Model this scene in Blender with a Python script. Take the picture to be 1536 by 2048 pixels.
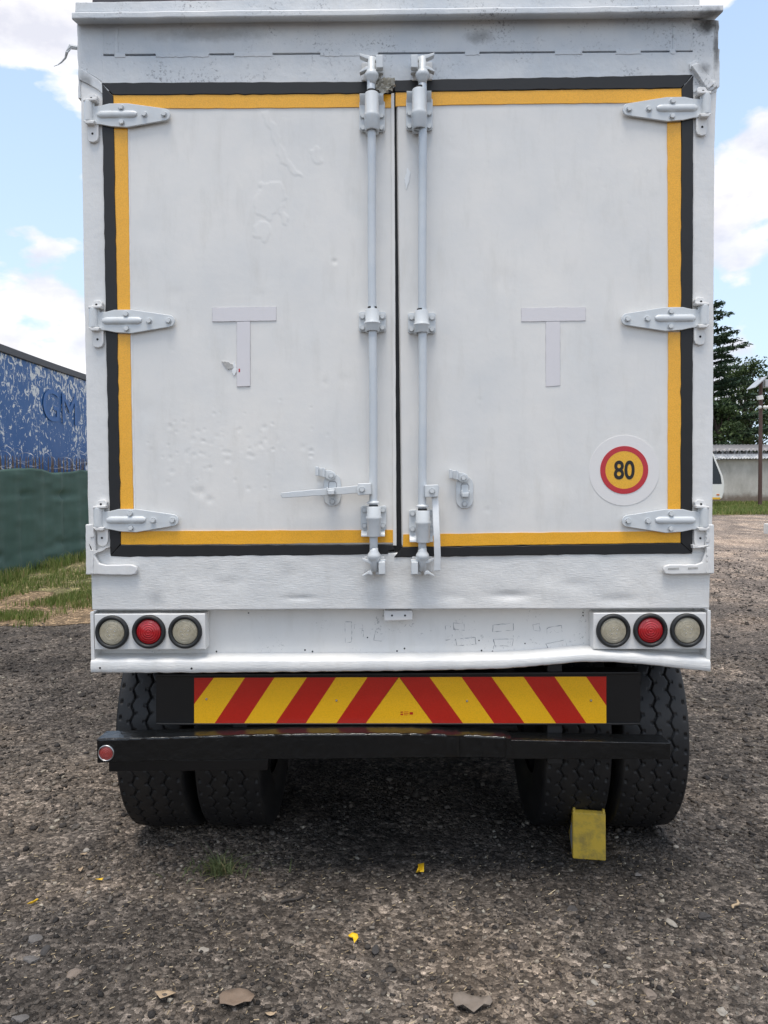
import bpy, bmesh, math, random
import numpy as np
from mathutils import Vector, Matrix
R = math.radians
random.seed(7); RNG = np.random.default_rng(11)
S = bpy.context.scene
C = S.collection
for o in list(bpy.data.objects): bpy.data.objects.remove(o)

# ------------------------------------------------------------------ camera
CAM_H = 1.59
CAM = Vector((-0.0155, -3.023, CAM_H))
YAW, PITCH, ROLL, FPX = -0.0136, 0.0272, -0.0057, 1537.0
_cy, _sy, _cp, _sp = math.cos(YAW), math.sin(YAW), math.cos(PITCH), math.sin(PITCH)
_fw = Vector((_sy*_cp, _cy*_cp, -_sp)); _r0 = Vector((_cy, -_sy, 0)); _u0 = _r0.cross(_fw)
_c, _s = math.cos(ROLL), math.sin(ROLL)
_rt = _c*_r0 + _s*_u0; _up = -_s*_r0 + _c*_u0
cd = bpy.data.cameras.new('camera'); cam = bpy.data.objects.new('camera', cd); C.objects.link(cam)
cam.matrix_world = Matrix(((_rt.x, _up.x, -_fw.x, CAM.x), (_rt.y, _up.y, -_fw.y, CAM.y), (_rt.z, _up.z, -_fw.z, CAM.z), (0, 0, 0, 1)))
cd.sensor_fit = 'VERTICAL'; cd.sensor_height = 36; cd.lens = FPX/2048*36
cd.clip_start = 0.05; cd.clip_end = 3000
S.camera = cam
S.render.resolution_x, S.render.resolution_y = 768, 1024

# ------------------------------------------------------------------ sky and sun
SUN_EL, SUN_AZ = R(75), R(190)        # azimuth of the sun, clockwise from +Y (truck's forward)
w = bpy.data.worlds.new('World'); S.world = w; w.use_nodes = True
nt = w.node_tree; nt.nodes.clear()
def N(t, typ, **kw):
    n = t.nodes.new(typ)
    for k, v in kw.items():
        if hasattr(n, k): setattr(n, k, v)
        else: n.inputs[k].default_value = v
    return n
def ramp(t, stops, interp='LINEAR'):
    n = t.nodes.new('ShaderNodeValToRGB'); cr = n.color_ramp; cr.interpolation = interp
    while len(cr.elements) < len(stops): cr.elements.new(0.5)
    for e, (p, c) in zip(cr.elements, stops):
        e.position = p; e.color = (c, c, c, 1) if isinstance(c, (int, float)) else tuple(c) + (1,)
    return n
L = nt.links.new
sky = N(nt, 'ShaderNodeTexSky', sky_type='NISHITA', sun_disc=False, sun_elevation=SUN_EL, sun_rotation=SUN_AZ, dust_density=1.0, air_density=1.0)
tc = N(nt, 'ShaderNodeTexCoord')
mp = N(nt, 'ShaderNodeMapping'); mp.inputs['Scale'].default_value = (1.0, 1.0, 1.7); mp.inputs['Location'].default_value = (6.17, 5.68, 0.38)
L(tc.outputs['Generated'], mp.inputs['Vector'])
n1 = N(nt, 'ShaderNodeTexNoise', Scale=5.0, Detail=10.0, Roughness=0.50, Distortion=0.1); L(mp.outputs[0], n1.inputs['Vector'])
cov = ramp(nt, [(0.485, 0.0), (0.52, 0.85), (0.60, 1.0)]); L(n1.outputs['Fac'], cov.inputs[0])
# pale summer haze thickening towards the horizon
sep = N(nt, 'ShaderNodeSeparateXYZ'); L(tc.outputs['Generated'], sep.inputs[0])
low = N(nt, 'ShaderNodeMapRange'); low.inputs['From Min'].default_value = 0.02; low.inputs['From Max'].default_value = 0.60
low.inputs['To Min'].default_value = 0.90; low.inputs['To Max'].default_value = 0.40; L(sep.outputs['Z'], low.inputs['Value'])
hz = N(nt, 'ShaderNodeMixRGB'); L(low.outputs[0], hz.inputs[0]); hz.inputs[2].default_value = (6.5, 7.9, 9.6, 1)
sk2 = N(nt, 'ShaderNodeMixRGB', blend_type='MULTIPLY'); sk2.inputs[0].default_value = 1.0; L(sky.outputs[0], sk2.inputs[1]); sk2.inputs[2].default_value = (1.75, 2.0, 2.05, 1)
L(sk2.outputs[0], hz.inputs[1])
n2 = N(nt, 'ShaderNodeTexNoise', Scale=9.0, Detail=6.0, Roughness=0.55); L(mp.outputs[0], n2.inputs['Vector'])
cc = ramp(nt, [(0.38, (6.8, 6.9, 7.7)), (0.58, (9.6, 9.4, 9.4))]); L(n2.outputs['Fac'], cc.inputs[0])
mix = N(nt, 'ShaderNodeMixRGB'); L(cov.outputs[0], mix.inputs[0]); L(hz.outputs[0], mix.inputs[1]); L(cc.outputs[0], mix.inputs[2])
bg = N(nt, 'ShaderNodeBackground', Strength=0.09); L(mix.outputs[0], bg.inputs['Color'])
L(bg.outputs[0], N(nt, 'ShaderNodeOutputWorld').inputs['Surface'])
sl = bpy.data.lights.new('sun', 'SUN'); so = bpy.data.objects.new('sun', sl); C.objects.link(so)
sl.energy = 2.0; sl.angle = R(26); sl.color = (1, 0.93, 0.84)
sd = Vector((math.sin(SUN_AZ)*math.cos(SUN_EL), math.cos(SUN_AZ)*math.cos(SUN_EL), math.sin(SUN_EL)))
so.rotation_euler = sd.to_track_quat('Z', 'Y').to_euler(); so.location = (0, 0, 30)
S.view_settings.view_transform = 'Standard'; S.view_settings.look = 'None'
S.view_settings.exposure = 0.44; S.view_settings.gamma = 1.0; S.view_settings.use_curve_mapping = False

# ------------------------------------------------------------------ measuring helpers
def ray(px, py): return (_fw + _rt*((px-768)/FPX) - _up*((py-1024)/FPX))
def W(px, py, y=0.0):
    d = ray(px, py); t = (y-CAM.y)/d.y
    return (CAM.x+d.x*t, CAM.z+d.z*t)
def WX(px, py, y=0.0): return W(px, py, y)[0]
def WZ(px, py, y=0.0): return W(px, py, y)[1]
def gz(y): return 0.0 if y < 8.5 else 0.025*(y-8.5)
def G(px, py):
    d = ray(px, py); t = -CAM.z/d.z; y = CAM.y+d.y*t
    if y > 8.5 or t < 0:
        t = (CAM.z - 0.025*(CAM.y-8.5)) / (0.025*d.y - d.z); y = CAM.y+d.y*t
    return Vector((CAM.x+d.x*t, y, gz(y)))

# ------------------------------------------------------------------ materials
def mat(name):
    m = bpy.data.materials.new(name); m.use_nodes = True
    t = m.node_tree; b = t.nodes['Principled BSDF']
    return m, t, b
def objco(t, scale=(1, 1, 1), loc=(0, 0, 0)):
    c = N(t, 'ShaderNodeTexCoord'); p = N(t, 'ShaderNodeMapping'); p.inputs['Scale'].default_value = scale; p.inputs['Location'].default_value = loc
    t.links.new(c.outputs['Object'], p.inputs[0]); return p.outputs[0]
def noise(t, v, s, d=4.0, r=0.55, dist=0.0):
    n = N(t, 'ShaderNodeTexNoise', Scale=s, Detail=d, Roughness=r, Distortion=dist); t.links.new(v, n.inputs['Vector']); return n.outputs['Fac']
def mixc(t, f, a, b, mode='MIX'):
    n = N(t, 'ShaderNodeMixRGB', blend_type=mode)
    for i, x in ((0, f), (1, a), (2, b)):
        if isinstance(x, (int, float)): n.inputs[i].default_value = x
        elif isinstance(x, tuple): n.inputs[i].default_value = x + (1,)
        else: t.links.new(x, n.inputs[i])
    return n.outputs[0]
def mathn(t, op, a, b=0.0):
    n = N(t, 'ShaderNodeMath', operation=op)
    for i, x in ((0, a), (1, b)):
        if isinstance(x, (int, float)): n.inputs[i].default_value = x
        else: t.links.new(x, n.inputs[i])
    return n.outputs[0]
def bump(t, b, h, strength=0.3, dist=0.004):
    n = N(t, 'ShaderNodeBump', Strength=strength, Distance=dist); t.links.new(h, n.inputs['Height']); t.links.new(n.outputs[0], b.inputs['Normal'])
def through(t, fac, stops):
    r = ramp(t, stops); t.links.new(fac, r.inputs[0]); return r.outputs[0]

def paint(name, base=(0.80, 0.81, 0.82), rough=0.38, lump=0.25, speck=0.0, mottle=0.08, spots=(), brush=0.0, grime=0.25):
    m, t, b = mat(name); v = objco(t)
    big = through(t, noise(t, v, 2.3, 6, 0.6), [(0.3, 0.0), (0.7, 1.0)])
    dk = tuple(c*(1-mottle*k) for c, k in zip(base, (2.1, 1.7, 1.2)))
    col = mixc(t, big, dk, base)
    st = noise(t, objco(t, (3, 3, 0.7)), 5, 5, 0.65)            # faint dusty runs
    col = mixc(t, mathn(t, 'MULTIPLY', through(t, st, [(0.52, 0.0), (0.75, 1.0)]), grime), col, (0.55, 0.53, 0.48))
    if speck > 0:
        a = through(t, noise(t, v, 85, 3, 0.7), [(0.60-0.10*speck, 0.0), (0.66-0.08*speck, 1.0)])
        k = through(t, noise(t, v, 5.5, 5, 0.7), [(0.50, 0.0), (0.64, 1.0)])
        col = mixc(t, mathn(t, 'MULTIPLY', mathn(t, 'MULTIPLY', a, k), 0.75), col, (0.16, 0.165, 0.18))
    for (x, z, rx, rz, s) in spots:                             # soot and rust marks with a shape of their own
        q = N(t, 'ShaderNodeVectorMath', operation='SUBTRACT'); t.links.new(v, q.inputs[0]); q.inputs[1].default_value = (x, 0, z)
        q2 = N(t, 'ShaderNodeVectorMath', operation='MULTIPLY'); t.links.new(q.outputs[0], q2.inputs[0]); q2.inputs[1].default_value = (1/rx, 0, 1/rz)
        ln = N(t, 'ShaderNodeVectorMath', operation='LENGTH'); t.links.new(q2.outputs[0], ln.inputs[0])
        d = mathn(t, 'ADD', ln.outputs['Value'], mathn(t, 'MULTIPLY', noise(t, v, 22, 6, 0.7), 1.6))
        f = through(t, mathn(t, 'MULTIPLY', d, 0.5), [(0.55, s), (0.95, 0.0)])
        col = mixc(t, f, col, (0.06, 0.055, 0.05))
    t.links.new(col, b.inputs['Base Color']); b.inputs['Roughness'].default_value = rough
    h = mathn(t, 'ADD', noise(t, v, 34, 5, 0.6), mathn(t, 'MULTIPLY', noise(t, v, 7, 3, 0.5), 2.2))
    if brush > 0: h = mathn(t, 'ADD', h, mathn(t, 'MULTIPLY', noise(t, objco(t, (5, 5, 60)), 6, 4, 0.6), brush))
    bump(t, b, h, lump, 0.006); b.inputs['Coat Weight'].default_value = 0.15; b.inputs['Coat Roughness'].default_value = 0.2
    return m
def plain(name, col, rough=0.6, var=0.15, scale=20.0, bmp=0.2, metal=0.0, bd=0.003, spec=None):
    m, t, b = mat(name); v = objco(t)
    f = noise(t, v, scale, 5, 0.6)
    t.links.new(mixc(t, f, tuple(c*(1-var) for c in col), tuple(min(1, c*(1+var)) for c in col)), b.inputs['Base Color'])
    b.inputs['Roughness'].default_value = rough; b.inputs['Metallic'].default_value = metal
    if spec is not None: b.inputs['Specular IOR Level'].default_value = spec
    if bmp: bump(t, b, noise(t, v, scale*2.2, 4, 0.6), bmp, bd)
    return m
M = {}
cornR, cornL = W(1415, 52), W(172, 165)
M['door'] = paint('door_paint', (0.83, 0.80, 0.755), 0.36, 0.09, 0, 0.075, grime=0.30)
M['frame'] = paint('frame_paint', (0.81, 0.79, 0.76), 0.40, 0.22, 0.0, 0.07)
M['header'] = paint('header_paint', (0.75, 0.745, 0.73), 0.48, 0.35, 0.50, 0.16,
                    spots=[(cornR[0], cornR[1], 0.06, 0.035, 0.95), (W(1432, 95)[0], W(1432, 95)[1], 0.014, 0.10, 0.8), (W(1405, 140)[0], W(1405, 140)[1], 0.03, 0.03, 0.6),
                           (cornL[0], cornL[1], 0.03, 0.04, 0.55), (W(420, 70)[0], W(420, 70)[1], 0.25, 0.03, 0.35), (W(960, 75)[0], W(960, 75)[1], 0.06, 0.03, 0.5)])
M['sill'] = paint('sill_paint', (0.82, 0.80, 0.765), 0.36, 0.36, 0.0, 0.07, brush=0.9)
M['lower'] = paint('lower_panel_paint', (0.82, 0.80, 0.765), 0.42, 0.10, 0.05, 0.06)
M['hardware'] = paint('hardware_paint', (0.70, 0.715, 0.715), 0.34, 0.16, 0.0, 0.08)
M['rod'] = paint('rod_paint', (0.69, 0.71, 0.72), 0.34, 0.10, 0.0, 0.15)
M['thickpaint'] = paint('flaked_paint', (0.84, 0.845, 0.84), 0.45, 0.3, 0, 0.04, grime=0.05)
M['lilac'] = paint('painted_tape', (0.735, 0.705, 0.715), 0.42, 0.05, 0, 0.02, grime=0.1)
M['clear'] = paint('sticker_film', (0.79, 0.765, 0.745), 0.30, 0.03, 0, 0.01, grime=0.0)
M['dirt'] = plain('edge_dirt', (0.33, 0.33, 0.34), 0.8, 0.4, 60)
M['tapedirt'] = plain('tape_edge_dirt', (0.55, 0.54, 0.55), 0.8, 0.3, 60)
M['scuff'] = plain('bare_scuff', (0.45, 0.44, 0.42), 0.7, 0.5, 60)
M['seal'] = plain('black_rubber_seal', (0.007, 0.007, 0.008), 0.5, 0.35, 8, 0.25)
M['hole'] = plain('dark_hole', (0.01, 0.01, 0.01), 0.9, 0.2)
M['blackpaint'] = plain('black_gloss_paint', (0.006, 0.0065, 0.007), 0.18, 0.35, 14, 0.6, bd=0.006)
M['chassis'] = plain('chassis_black', (0.018, 0.017, 0.017), 0.6, 0.4, 9, 0.4)
M['plate'] = plain('black_plate_paint', (0.007, 0.007, 0.0075), 0.30, 0.3, 10, 0.15)
M['steel'] = plain('dull_steel', (0.5, 0.5, 0.5), 0.35, 0.2, 40, 0.1, 1.0)
M['roofdark'] = plain('dark_roof_sheet', (0.05, 0.045, 0.055), 0.6, 0.3, 12)
def retro(name, col, rough=0.3, sc=230.0, st=0.12):
    m, t, b = mat(name); v = objco(t)
    vo = N(t, 'ShaderNodeTexVoronoi', Scale=sc); t.links.new(v, vo.inputs['Vector'])
    f = through(t, vo.outputs['Distance'], [(0.2, 1.0), (0.75, 0.0)])
    g = noise(t, v, 3.5, 5, 0.6)
    c = mixc(t, f, tuple(c*0.86 for c in col), col); c = mixc(t, through(t, g, [(0.45, 0.0), (0.8, 0.30)]), c, tuple(x*0.72 for x in col))
    t.links.new(c, b.inputs['Base Color']); b.inputs['Roughness'].default_value = rough; b.inputs['Coat Weight'].default_value = 0.3
    bump(t, b, mathn(t, 'ADD', noise(t, v, 14, 4, 0.6), mathn(t, 'MULTIPLY', f, 0.08)), st, 0.006)
    return m
M['tape'] = retro('amber_reflective_tape', (0.98, 0.475, 0.024), 0.36, 230, 0.30)
M['chevY'] = retro('yellow_reflective_sheet', (0.98, 0.52, 0.012), 0.26, 260, 0.10)
M['chevR'] = retro('red_reflective_sheet', (0.54, 0.018, 0.008), 0.26, 260, 0.10)
M['signR'] = retro('sticker_red', (0.55, 0.012, 0.025), 0.3, 260, 0.05)
M['signY'] = retro('sticker_yellow', (0.90, 0.47, 0.02), 0.3, 180, 0.05)
M['ink'] = plain('sticker_black', (0.01, 0.01, 0.01), 0.4, 0.1)
M['rimrubber'] = plain('lamp_rubber', (0.016, 0.017, 0.018), 0.5, 0.4, 60, 0.4)
def lensmat(name, col, ringsc, rough):
    m, t, b = mat(name); v = objco(t)
    sx = N(t, 'ShaderNodeSeparateXYZ'); t.links.new(v, sx.inputs[0])
    rr = mathn(t, 'SQRT', mathn(t, 'ADD', mathn(t, 'POWER', sx.outputs['X'], 2.0), mathn(t, 'POWER', sx.outputs['Z'], 2.0)))
    ring = mathn(t, 'SINE', mathn(t, 'MULTIPLY', rr, ringsc))
    di = through(t, noise(t, v, 70, 5, 0.7), [(0.48, 0.0), (0.72, 1.0)])
    t.links.new(mixc(t, mathn(t, 'MULTIPLY', di, 0.45), col, tuple(c*0.35 for c in col)), b.inputs['Base Color'])
    b.inputs['Roughness'].default_value = rough; b.inputs['Coat Weight'].default_value = 0.8; b.inputs['Coat Roughness'].default_value = 0.15
    bump(t, b, mathn(t, 'ADD', ring, mathn(t, 'MULTIPLY', noise(t, v, 150, 2), 0.6)), 0.5, 0.0016)
    return m
M['lensC'] = lensmat('dusty_clear_lens', (0.46, 0.41, 0.30), 1300.0, 0.25)
M['lensR'] = lensmat('red_lens', (0.46, 0.006, 0.012), 700.0, 0.25)
M['reflR'] = lensmat('dirty_red_reflector', (0.34, 0.045, 0.04), 900.0, 0.4)
def tyremat():
    m, t, b = mat('tyre_rubber'); v = objco(t)
    d = through(t, noise(t, v, 6, 6, 0.65), [(0.45, 0.0), (0.75, 1.0)])
    t.links.new(mixc(t, mathn(t, 'MULTIPLY', d, 0.6), (0.011, 0.011, 0.012), (0.036, 0.032, 0.028)), b.inputs['Base Color'])
    b.inputs['Roughness'].default_value = 0.55; bump(t, b, noise(t, v, 90, 4), 0.25, 0.003); return m
M['tyre'] = tyremat()
def chockmat():
    m, t, b = mat('worn_yellow_paint'); v = objco(t)
    d = through(t, noise(t, objco(t, (1, 1, 1), (2, 1, 4)), 14, 7, 0.7), [(0.47, 0.0), (0.66, 1.0)])
    t.links.new(mixc(t, mathn(t, 'MULTIPLY', d, 0.75), (0.64, 0.43, 0.05), (0.22, 0.17, 0.06)), b.inputs['Base Color'])
    b.inputs['Roughness'].default_value = 0.6; bump(t, b, noise(t, v, 30, 5), 0.35, 0.006); return m
M['chock'] = chockmat()
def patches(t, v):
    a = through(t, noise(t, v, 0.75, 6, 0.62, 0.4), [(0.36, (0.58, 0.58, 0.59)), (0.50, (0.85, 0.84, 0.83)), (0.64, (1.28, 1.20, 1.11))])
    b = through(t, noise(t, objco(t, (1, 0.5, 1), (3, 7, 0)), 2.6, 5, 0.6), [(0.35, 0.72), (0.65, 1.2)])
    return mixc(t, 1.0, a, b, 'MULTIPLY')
def groundmat(name, cols, fine=140.0):
    m, t, b = mat(name); v = objco(t)
    big = through(t, noise(t, v, 0.55, 6, 0.6), [(0.35, 0.0), (0.65, 1.0)])
    col = mixc(t, big, cols[0], cols[1])
    vo = N(t, 'ShaderNodeTexVoronoi', Scale=fine*0.5); t.links.new(v, vo.inputs['Vector'])
    sp = N(t, 'ShaderNodeSeparateColor'); t.links.new(vo.outputs['Color'], sp.inputs[0])
    k = through(t, sp.outputs[0], [(0.0, 0.35), (0.55, 0.95), (0.85, 1.35), (1.0, 2.3)])
    col = mixc(t, 1.0, col, k, 'MULTIPLY')
    vo2 = N(t, 'ShaderNodeTexVoronoi', Scale=fine*0.17); t.links.new(v, vo2.inputs['Vector'])
    sp2 = N(t, 'ShaderNodeSeparateColor'); t.links.new(vo2.outputs['Color'], sp2.inputs[0])
    col = mixc(t, 1.0, col, through(t, sp2.outputs[1], [(0.0, 0.65), (0.7, 1.05), (1.0, 1.6)]), 'MULTIPLY')
    gr = through(t, noise(t, v, fine*1.2, 3, 0.7), [(0.3, 0.55), (0.7, 1.4)])
    col = mixc(t, 1.0, col, gr, 'MULTIPLY')
    t.links.new(col, b.inputs['Base Color']); b.inputs['Roughness'].default_value = 0.9; b.inputs['Specular IOR Level'].default_value = 0.25
    h = mathn(t, 'ADD', mathn(t, 'MULTIPLY', vo.outputs['Distance'], -0.9), mathn(t, 'ADD', mathn(t, 'MULTIPLY', vo2.outputs['Distance'], -1.4), noise(t, v, fine, 4)))
    bump(t, b, h, 0.9, 0.012)
    return m, t, b, v, col
def mk_yard():
    m, t, b, v, col = groundmat('yard_gravel', ((0.118, 0.101, 0.087), (0.180, 0.152, 0.127)))
    sx = N(t, 'ShaderNodeSeparateXYZ'); t.links.new(v, sx.inputs[0])
    far = N(t, 'ShaderNodeMapRange'); far.inputs['From Min'].default_value = 2.0; far.inputs['From Max'].default_value = 14.0; t.links.new(sx.outputs['Y'], far.inputs['Value'])
    right = N(t, 'ShaderNodeMapRange'); right.inputs['From Min'].default_value = -3.0; right.inputs['From Max'].default_value = 3.0; t.links.new(sx.outputs['X'], right.inputs['Value'])
    f = mathn(t, 'MULTIPLY', far.outputs[0], right.outputs[0])
    c2 = mixc(t, f, (1, 1, 1), (2.6, 2.45, 2.35))      # paler crushed stone spread over the yard further in
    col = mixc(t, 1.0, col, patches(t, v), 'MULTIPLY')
    t.links.new(mixc(t, 1.0, col, c2, 'MULTIPLY'), b.inputs['Base Color'])
    return m
M['yard'] = mk_yard()
M['verge'] = groundmat('dry_soil', ((0.20, 0.135, 0.08), (0.33, 0.235, 0.14)), 90)[0]
M['turf'] = groundmat('turf_soil', ((0.15, 0.145, 0.06), (0.24, 0.19, 0.10)), 60)[0]
def islandmat(name, stops, rough=0.85, trans=0.0, bmp=0.0, patch=False):
    m, t, b = mat(name); g = N(t, 'ShaderNodeNewGeometry')
    r = ramp(t, stops); t.links.new(g.outputs['Random Per Island'], r.inputs[0])
    col = r.outputs[0]
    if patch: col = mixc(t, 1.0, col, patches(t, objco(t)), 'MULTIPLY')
    if bmp:
        v = objco(t); col = mixc(t, 1.0, col, through(t, noise(t, v, 130, 4, 0.6), [(0.3, 0.7), (0.7, 1.2)]), 'MULTIPLY'); bump(t, b, noise(t, v, 220, 3), bmp, 0.004)
    t.links.new(col, b.inputs['Base Color']); b.inputs['Roughness'].default_value = rough
    b.inputs['Specular IOR Level'].default_value = 0.25
    if trans: 
        b.inputs['Subsurface Weight'].default_value = 0.0
        tr = N(t, 'ShaderNodeBsdfTranslucent'); t.links.new(col, tr.inputs['Color'])
        ms = N(t, 'ShaderNodeMixShader', Fac=trans); t.links.new(b.outputs[0], ms.inputs[1]); t.links.new(tr.outputs[0], ms.inputs[2])
        t.links.new(ms.outputs[0], t.nodes['Material Output'].inputs['Surface'])
    return m
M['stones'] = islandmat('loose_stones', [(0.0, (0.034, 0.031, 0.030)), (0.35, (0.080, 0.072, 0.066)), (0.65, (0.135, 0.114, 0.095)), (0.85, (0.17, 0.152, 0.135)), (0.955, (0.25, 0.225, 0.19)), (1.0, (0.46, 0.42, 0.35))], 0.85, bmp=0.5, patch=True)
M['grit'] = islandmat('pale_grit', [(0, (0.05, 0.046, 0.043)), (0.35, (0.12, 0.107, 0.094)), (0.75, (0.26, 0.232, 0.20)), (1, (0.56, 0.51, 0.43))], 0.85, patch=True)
M['straw'] = islandmat('straw_bits', [(0, (0.20, 0.15, 0.09)), (0.6, (0.40, 0.31, 0.19)), (1, (0.55, 0.47, 0.33))], 0.8)
M['grass'] = islandmat('grass_blades', [(0, (0.10, 0.150, 0.035)), (0.55, (0.17, 0.225, 0.055)), (0.82, (0.25, 0.27, 0.09)), (1, (0.36, 0.30, 0.14))], 0.6, 0.25)
M['weed'] = islandmat('weed_blades', [(0, (0.10, 0.13, 0.05)), (0.7, (0.19, 0.22, 0.10)), (1, (0.34, 0.27, 0.14))], 0.6, 0.2)
M['needles'] = islandmat('conifer_needles', [(0, (0.022, 0.045, 0.026)), (0.6, (0.042, 0.075, 0.040)), (1, (0.07, 0.105, 0.052))], 0.7, 0.1)
M['leaves'] = islandmat('broad_leaves', [(0, (0.035, 0.058, 0.022)), (0.6, (0.06, 0.095, 0.034)), (1, (0.10, 0.135, 0.05))], 0.55, 0.2)
M['bark'] = plain('bark', (0.09, 0.065, 0.05), 0.9, 0.4, 6, 0.6, bd=0.03)

# ------------------------------------------------------------------ mesh builder
class MB:
    def __init__(s): s.v = []; s.f = []
    def add(s, vs, fs):
        o = len(s.v); s.v += [tuple(p) for p in vs]; s.f += [tuple(i+o for i in f) for f in fs]; return s
    def box(s, x0, x1, y0, y1, z0, z1):
        return s.add([(x0,y0,z0),(x1,y0,z0),(x1,y1,z0),(x0,y1,z0),(x0,y0,z1),(x1,y0,z1),(x1,y1,z1),(x0,y1,z1)],
                     [(0,3,2,1),(4,5,6,7),(0,1,5,4),(1,2,6,5),(2,3,7,6),(3,0,4,7)])
    def prism(s, poly, y0, y1):
        """outline of (x, z), extruded from y0 (front) to y1 (back)"""
        a = sum(poly[i][0]*poly[(i+1) % len(poly)][1]-poly[(i+1) % len(poly)][0]*poly[i][1] for i in range(len(poly)))
        if a < 0: poly = poly[::-1]
        n = len(poly)
        vs = [(x, y0, z) for x, z in poly]+[(x, y1, z) for x, z in poly]
        return s.add(vs, [tuple(range(n)), tuple(range(2*n-1, n-1, -1))]+[(i, n+i, n+(i+1) % n, (i+1) % n) for i in range(n)])
    def prismx(s, poly, x0, x1):
        n = len(poly); vs = [(x0, y, z) for y, z in poly]+[(x1, y, z) for y, z in poly]
        return s.add(vs, [tuple(range(n)), tuple(range(2*n-1, n-1, -1))]+[(i, n+i, n+(i+1) % n, (i+1) % n) for i in range(n)])
    def tube(s, pts, rad, n=12, cap=True):
        pts = [Vector(p) for p in pts]; rings = []
        if not hasattr(rad, '__len__'): rad = [rad]*len(pts)
        ref = None
        for i, p in enumerate(pts):
            d = (pts[min(i+1, len(pts)-1)]-pts[max(i-1, 0)]).normalized()
            if ref is None or abs(ref.dot(d)) > 0.95:
                ref = Vector((0, 0, 1)) if abs(d.z) < 0.9 else Vector((0, -1, 0))
            a = d.cross(ref).normalized(); b = d.cross(a).normalized(); ref = b.cross(d)*-1 if False else ref
            rings.append([p+(a*math.cos(2*math.pi*k/n)+b*math.sin(2*math.pi*k/n))*rad[i] for k in range(n)])
        vs = [v for r in rings for v in r]; fs = []
        for i in range(len(pts)-1):
            for k in range(n):
                fs.append((i*n+k, i*n+(k+1) % n, (i+1)*n+(k+1) % n, (i+1)*n+k))
        if cap: fs += [tuple(range(n-1, -1, -1)), tuple((len(pts)-1)*n+k for k in range(n))]
        return s.add(vs, fs)
    def lathe(s, prof, c, axis='y', n=32, a0=0.0, a1=None):
        """prof: (radius, along) ; c: centre ; axis y or z or x"""
        vs = []; full = a1 is None; m = n if full else n+1
        for r, h in prof:
            for k in range(m):
                a = 2*math.pi*k/n if full else a0+(a1-a0)*k/n
                u, v = r*math.cos(a), r*math.sin(a)
                vs.append({'y': (c[0]+u, c[1]+h, c[2]+v), 'z': (c[0]+u, c[1]+v, c[2]+h), 'x': (c[0]+h, c[1]+u, c[2]+v)}[axis])
        fs = []
        for i in range(len(prof)-1):
            for k in range(n if full else n):
                k2 = (k+1) % m if full else k+1
                fs.append((i*m+k, i*m+k2, (i+1)*m+k2, (i+1)*m+k))
        return s.add(vs, fs)
    def mesh(s, name, smooth=False, off=(0, 0, 0)):
        me = bpy.data.meshes.new(name)
        me.from_pydata([(x-off[0], y-off[1], z-off[2]) for x, y, z in s.v], [], s.f); me.update()
        bm = bmesh.new(); bm.from_mesh(me); bmesh.ops.recalc_face_normals(bm, faces=bm.faces); bm.to_mesh(me); bm.free()
        if smooth: me.shade_smooth() if hasattr(me, 'shade_smooth') else None
        return me
    def build(s, name, m, parent=None, bev=0.0, smooth=False, seg=2, loc=None):
        off = Vector(wloc(parent)) if parent else Vector((0, 0, 0))
        if loc is not None: off = off + Vector(loc)
        me = s.mesh(name, smooth, off)
        return link(name, me, m, parent, bev, seg, loc)
def wloc(o):
    p = Vector((0, 0, 0))
    while o is not None: p += o.location; o = o.parent
    return p
def link(name, me, m, parent=None, bev=0.0, seg=2, loc=None):
    o = bpy.data.objects.new(name, me); C.objects.link(o)
    if m is not None and not me.materials: me.materials.append(M[m] if isinstance(m, str) else m)
    if parent: o.parent = parent
    if loc is not None: o.location = loc
    if bev:
        b = o.modifiers.new('bevel', 'BEVEL'); b.width = bev; b.segments = seg; b.limit_method = 'ANGLE'; b.angle_limit = R(35)
        me.shade_smooth(); w_ = o.modifiers.new('wn', 'WEIGHTED_NORMAL'); w_.keep_sharp = False
    return o
def tag(o, label=None, cat=None, group=None, kind=None):
    for k, v in (('label', label), ('category', cat), ('group', group), ('kind', kind)):
        if v: o[k] = v
    return o
def empty(name, loc=(0, 0, 0)):
    o = bpy.data.objects.new(name, None); C.objects.link(o); o.location = loc; o.empty_display_size = 0.2; return o
def fast_mesh(name, verts, faces):
    """verts (n,3) array, faces (m,k) array with the same k"""
    me = bpy.data.meshes.new(name); k = faces.shape[1]
    me.vertices.add(len(verts)); me.vertices.foreach_set('co', np.ascontiguousarray(verts, dtype=np.float32).ravel())
    me.loops.add(faces.size); me.loops.foreach_set('vertex_index', np.ascontiguousarray(faces, dtype=np.int32).ravel())
    me.polygons.add(len(faces)); me.polygons.foreach_set('loop_start', np.arange(0, faces.size, k, dtype=np.int32))
    me.update(calc_edges=True); me.validate(); return me
def PX(pts, y=0.0): return [W(a, b, y) for a, b in pts]
def rough_poly(poly, step=0.02, amp=0.0015, seed=0):
    rr = random.Random(seed); out = []
    for i in range(len(poly)):
        a, b = Vector(poly[i]), Vector(poly[(i+1) % len(poly)]); n = max(1, int((b-a).length/step))
        for k in range(n):
            p = a+(b-a)*(k/n); out.append((p.x+rr.gauss(0, amp), p.y+rr.gauss(0, amp)))
    return out
def smooth_noise2(x, y, seed, cell):
    """value noise on arrays"""
    rg = np.random.default_rng(seed); g = rg.normal(size=(64, 64))
    u, v = x/cell, y/cell; i, j = np.floor(u).astype(int), np.floor(v).astype(int); fu, fv = u-i, v-j
    fu = fu*fu*(3-2*fu); fv = fv*fv*(3-2*fv); a = lambda p, q: g[p % 64, q % 64]
    return (a(i, j)*(1-fu)+a(i+1, j)*fu)*(1-fv)+(a(i, j+1)*(1-fu)+a(i+1, j+1)*fu)*fv

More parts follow.
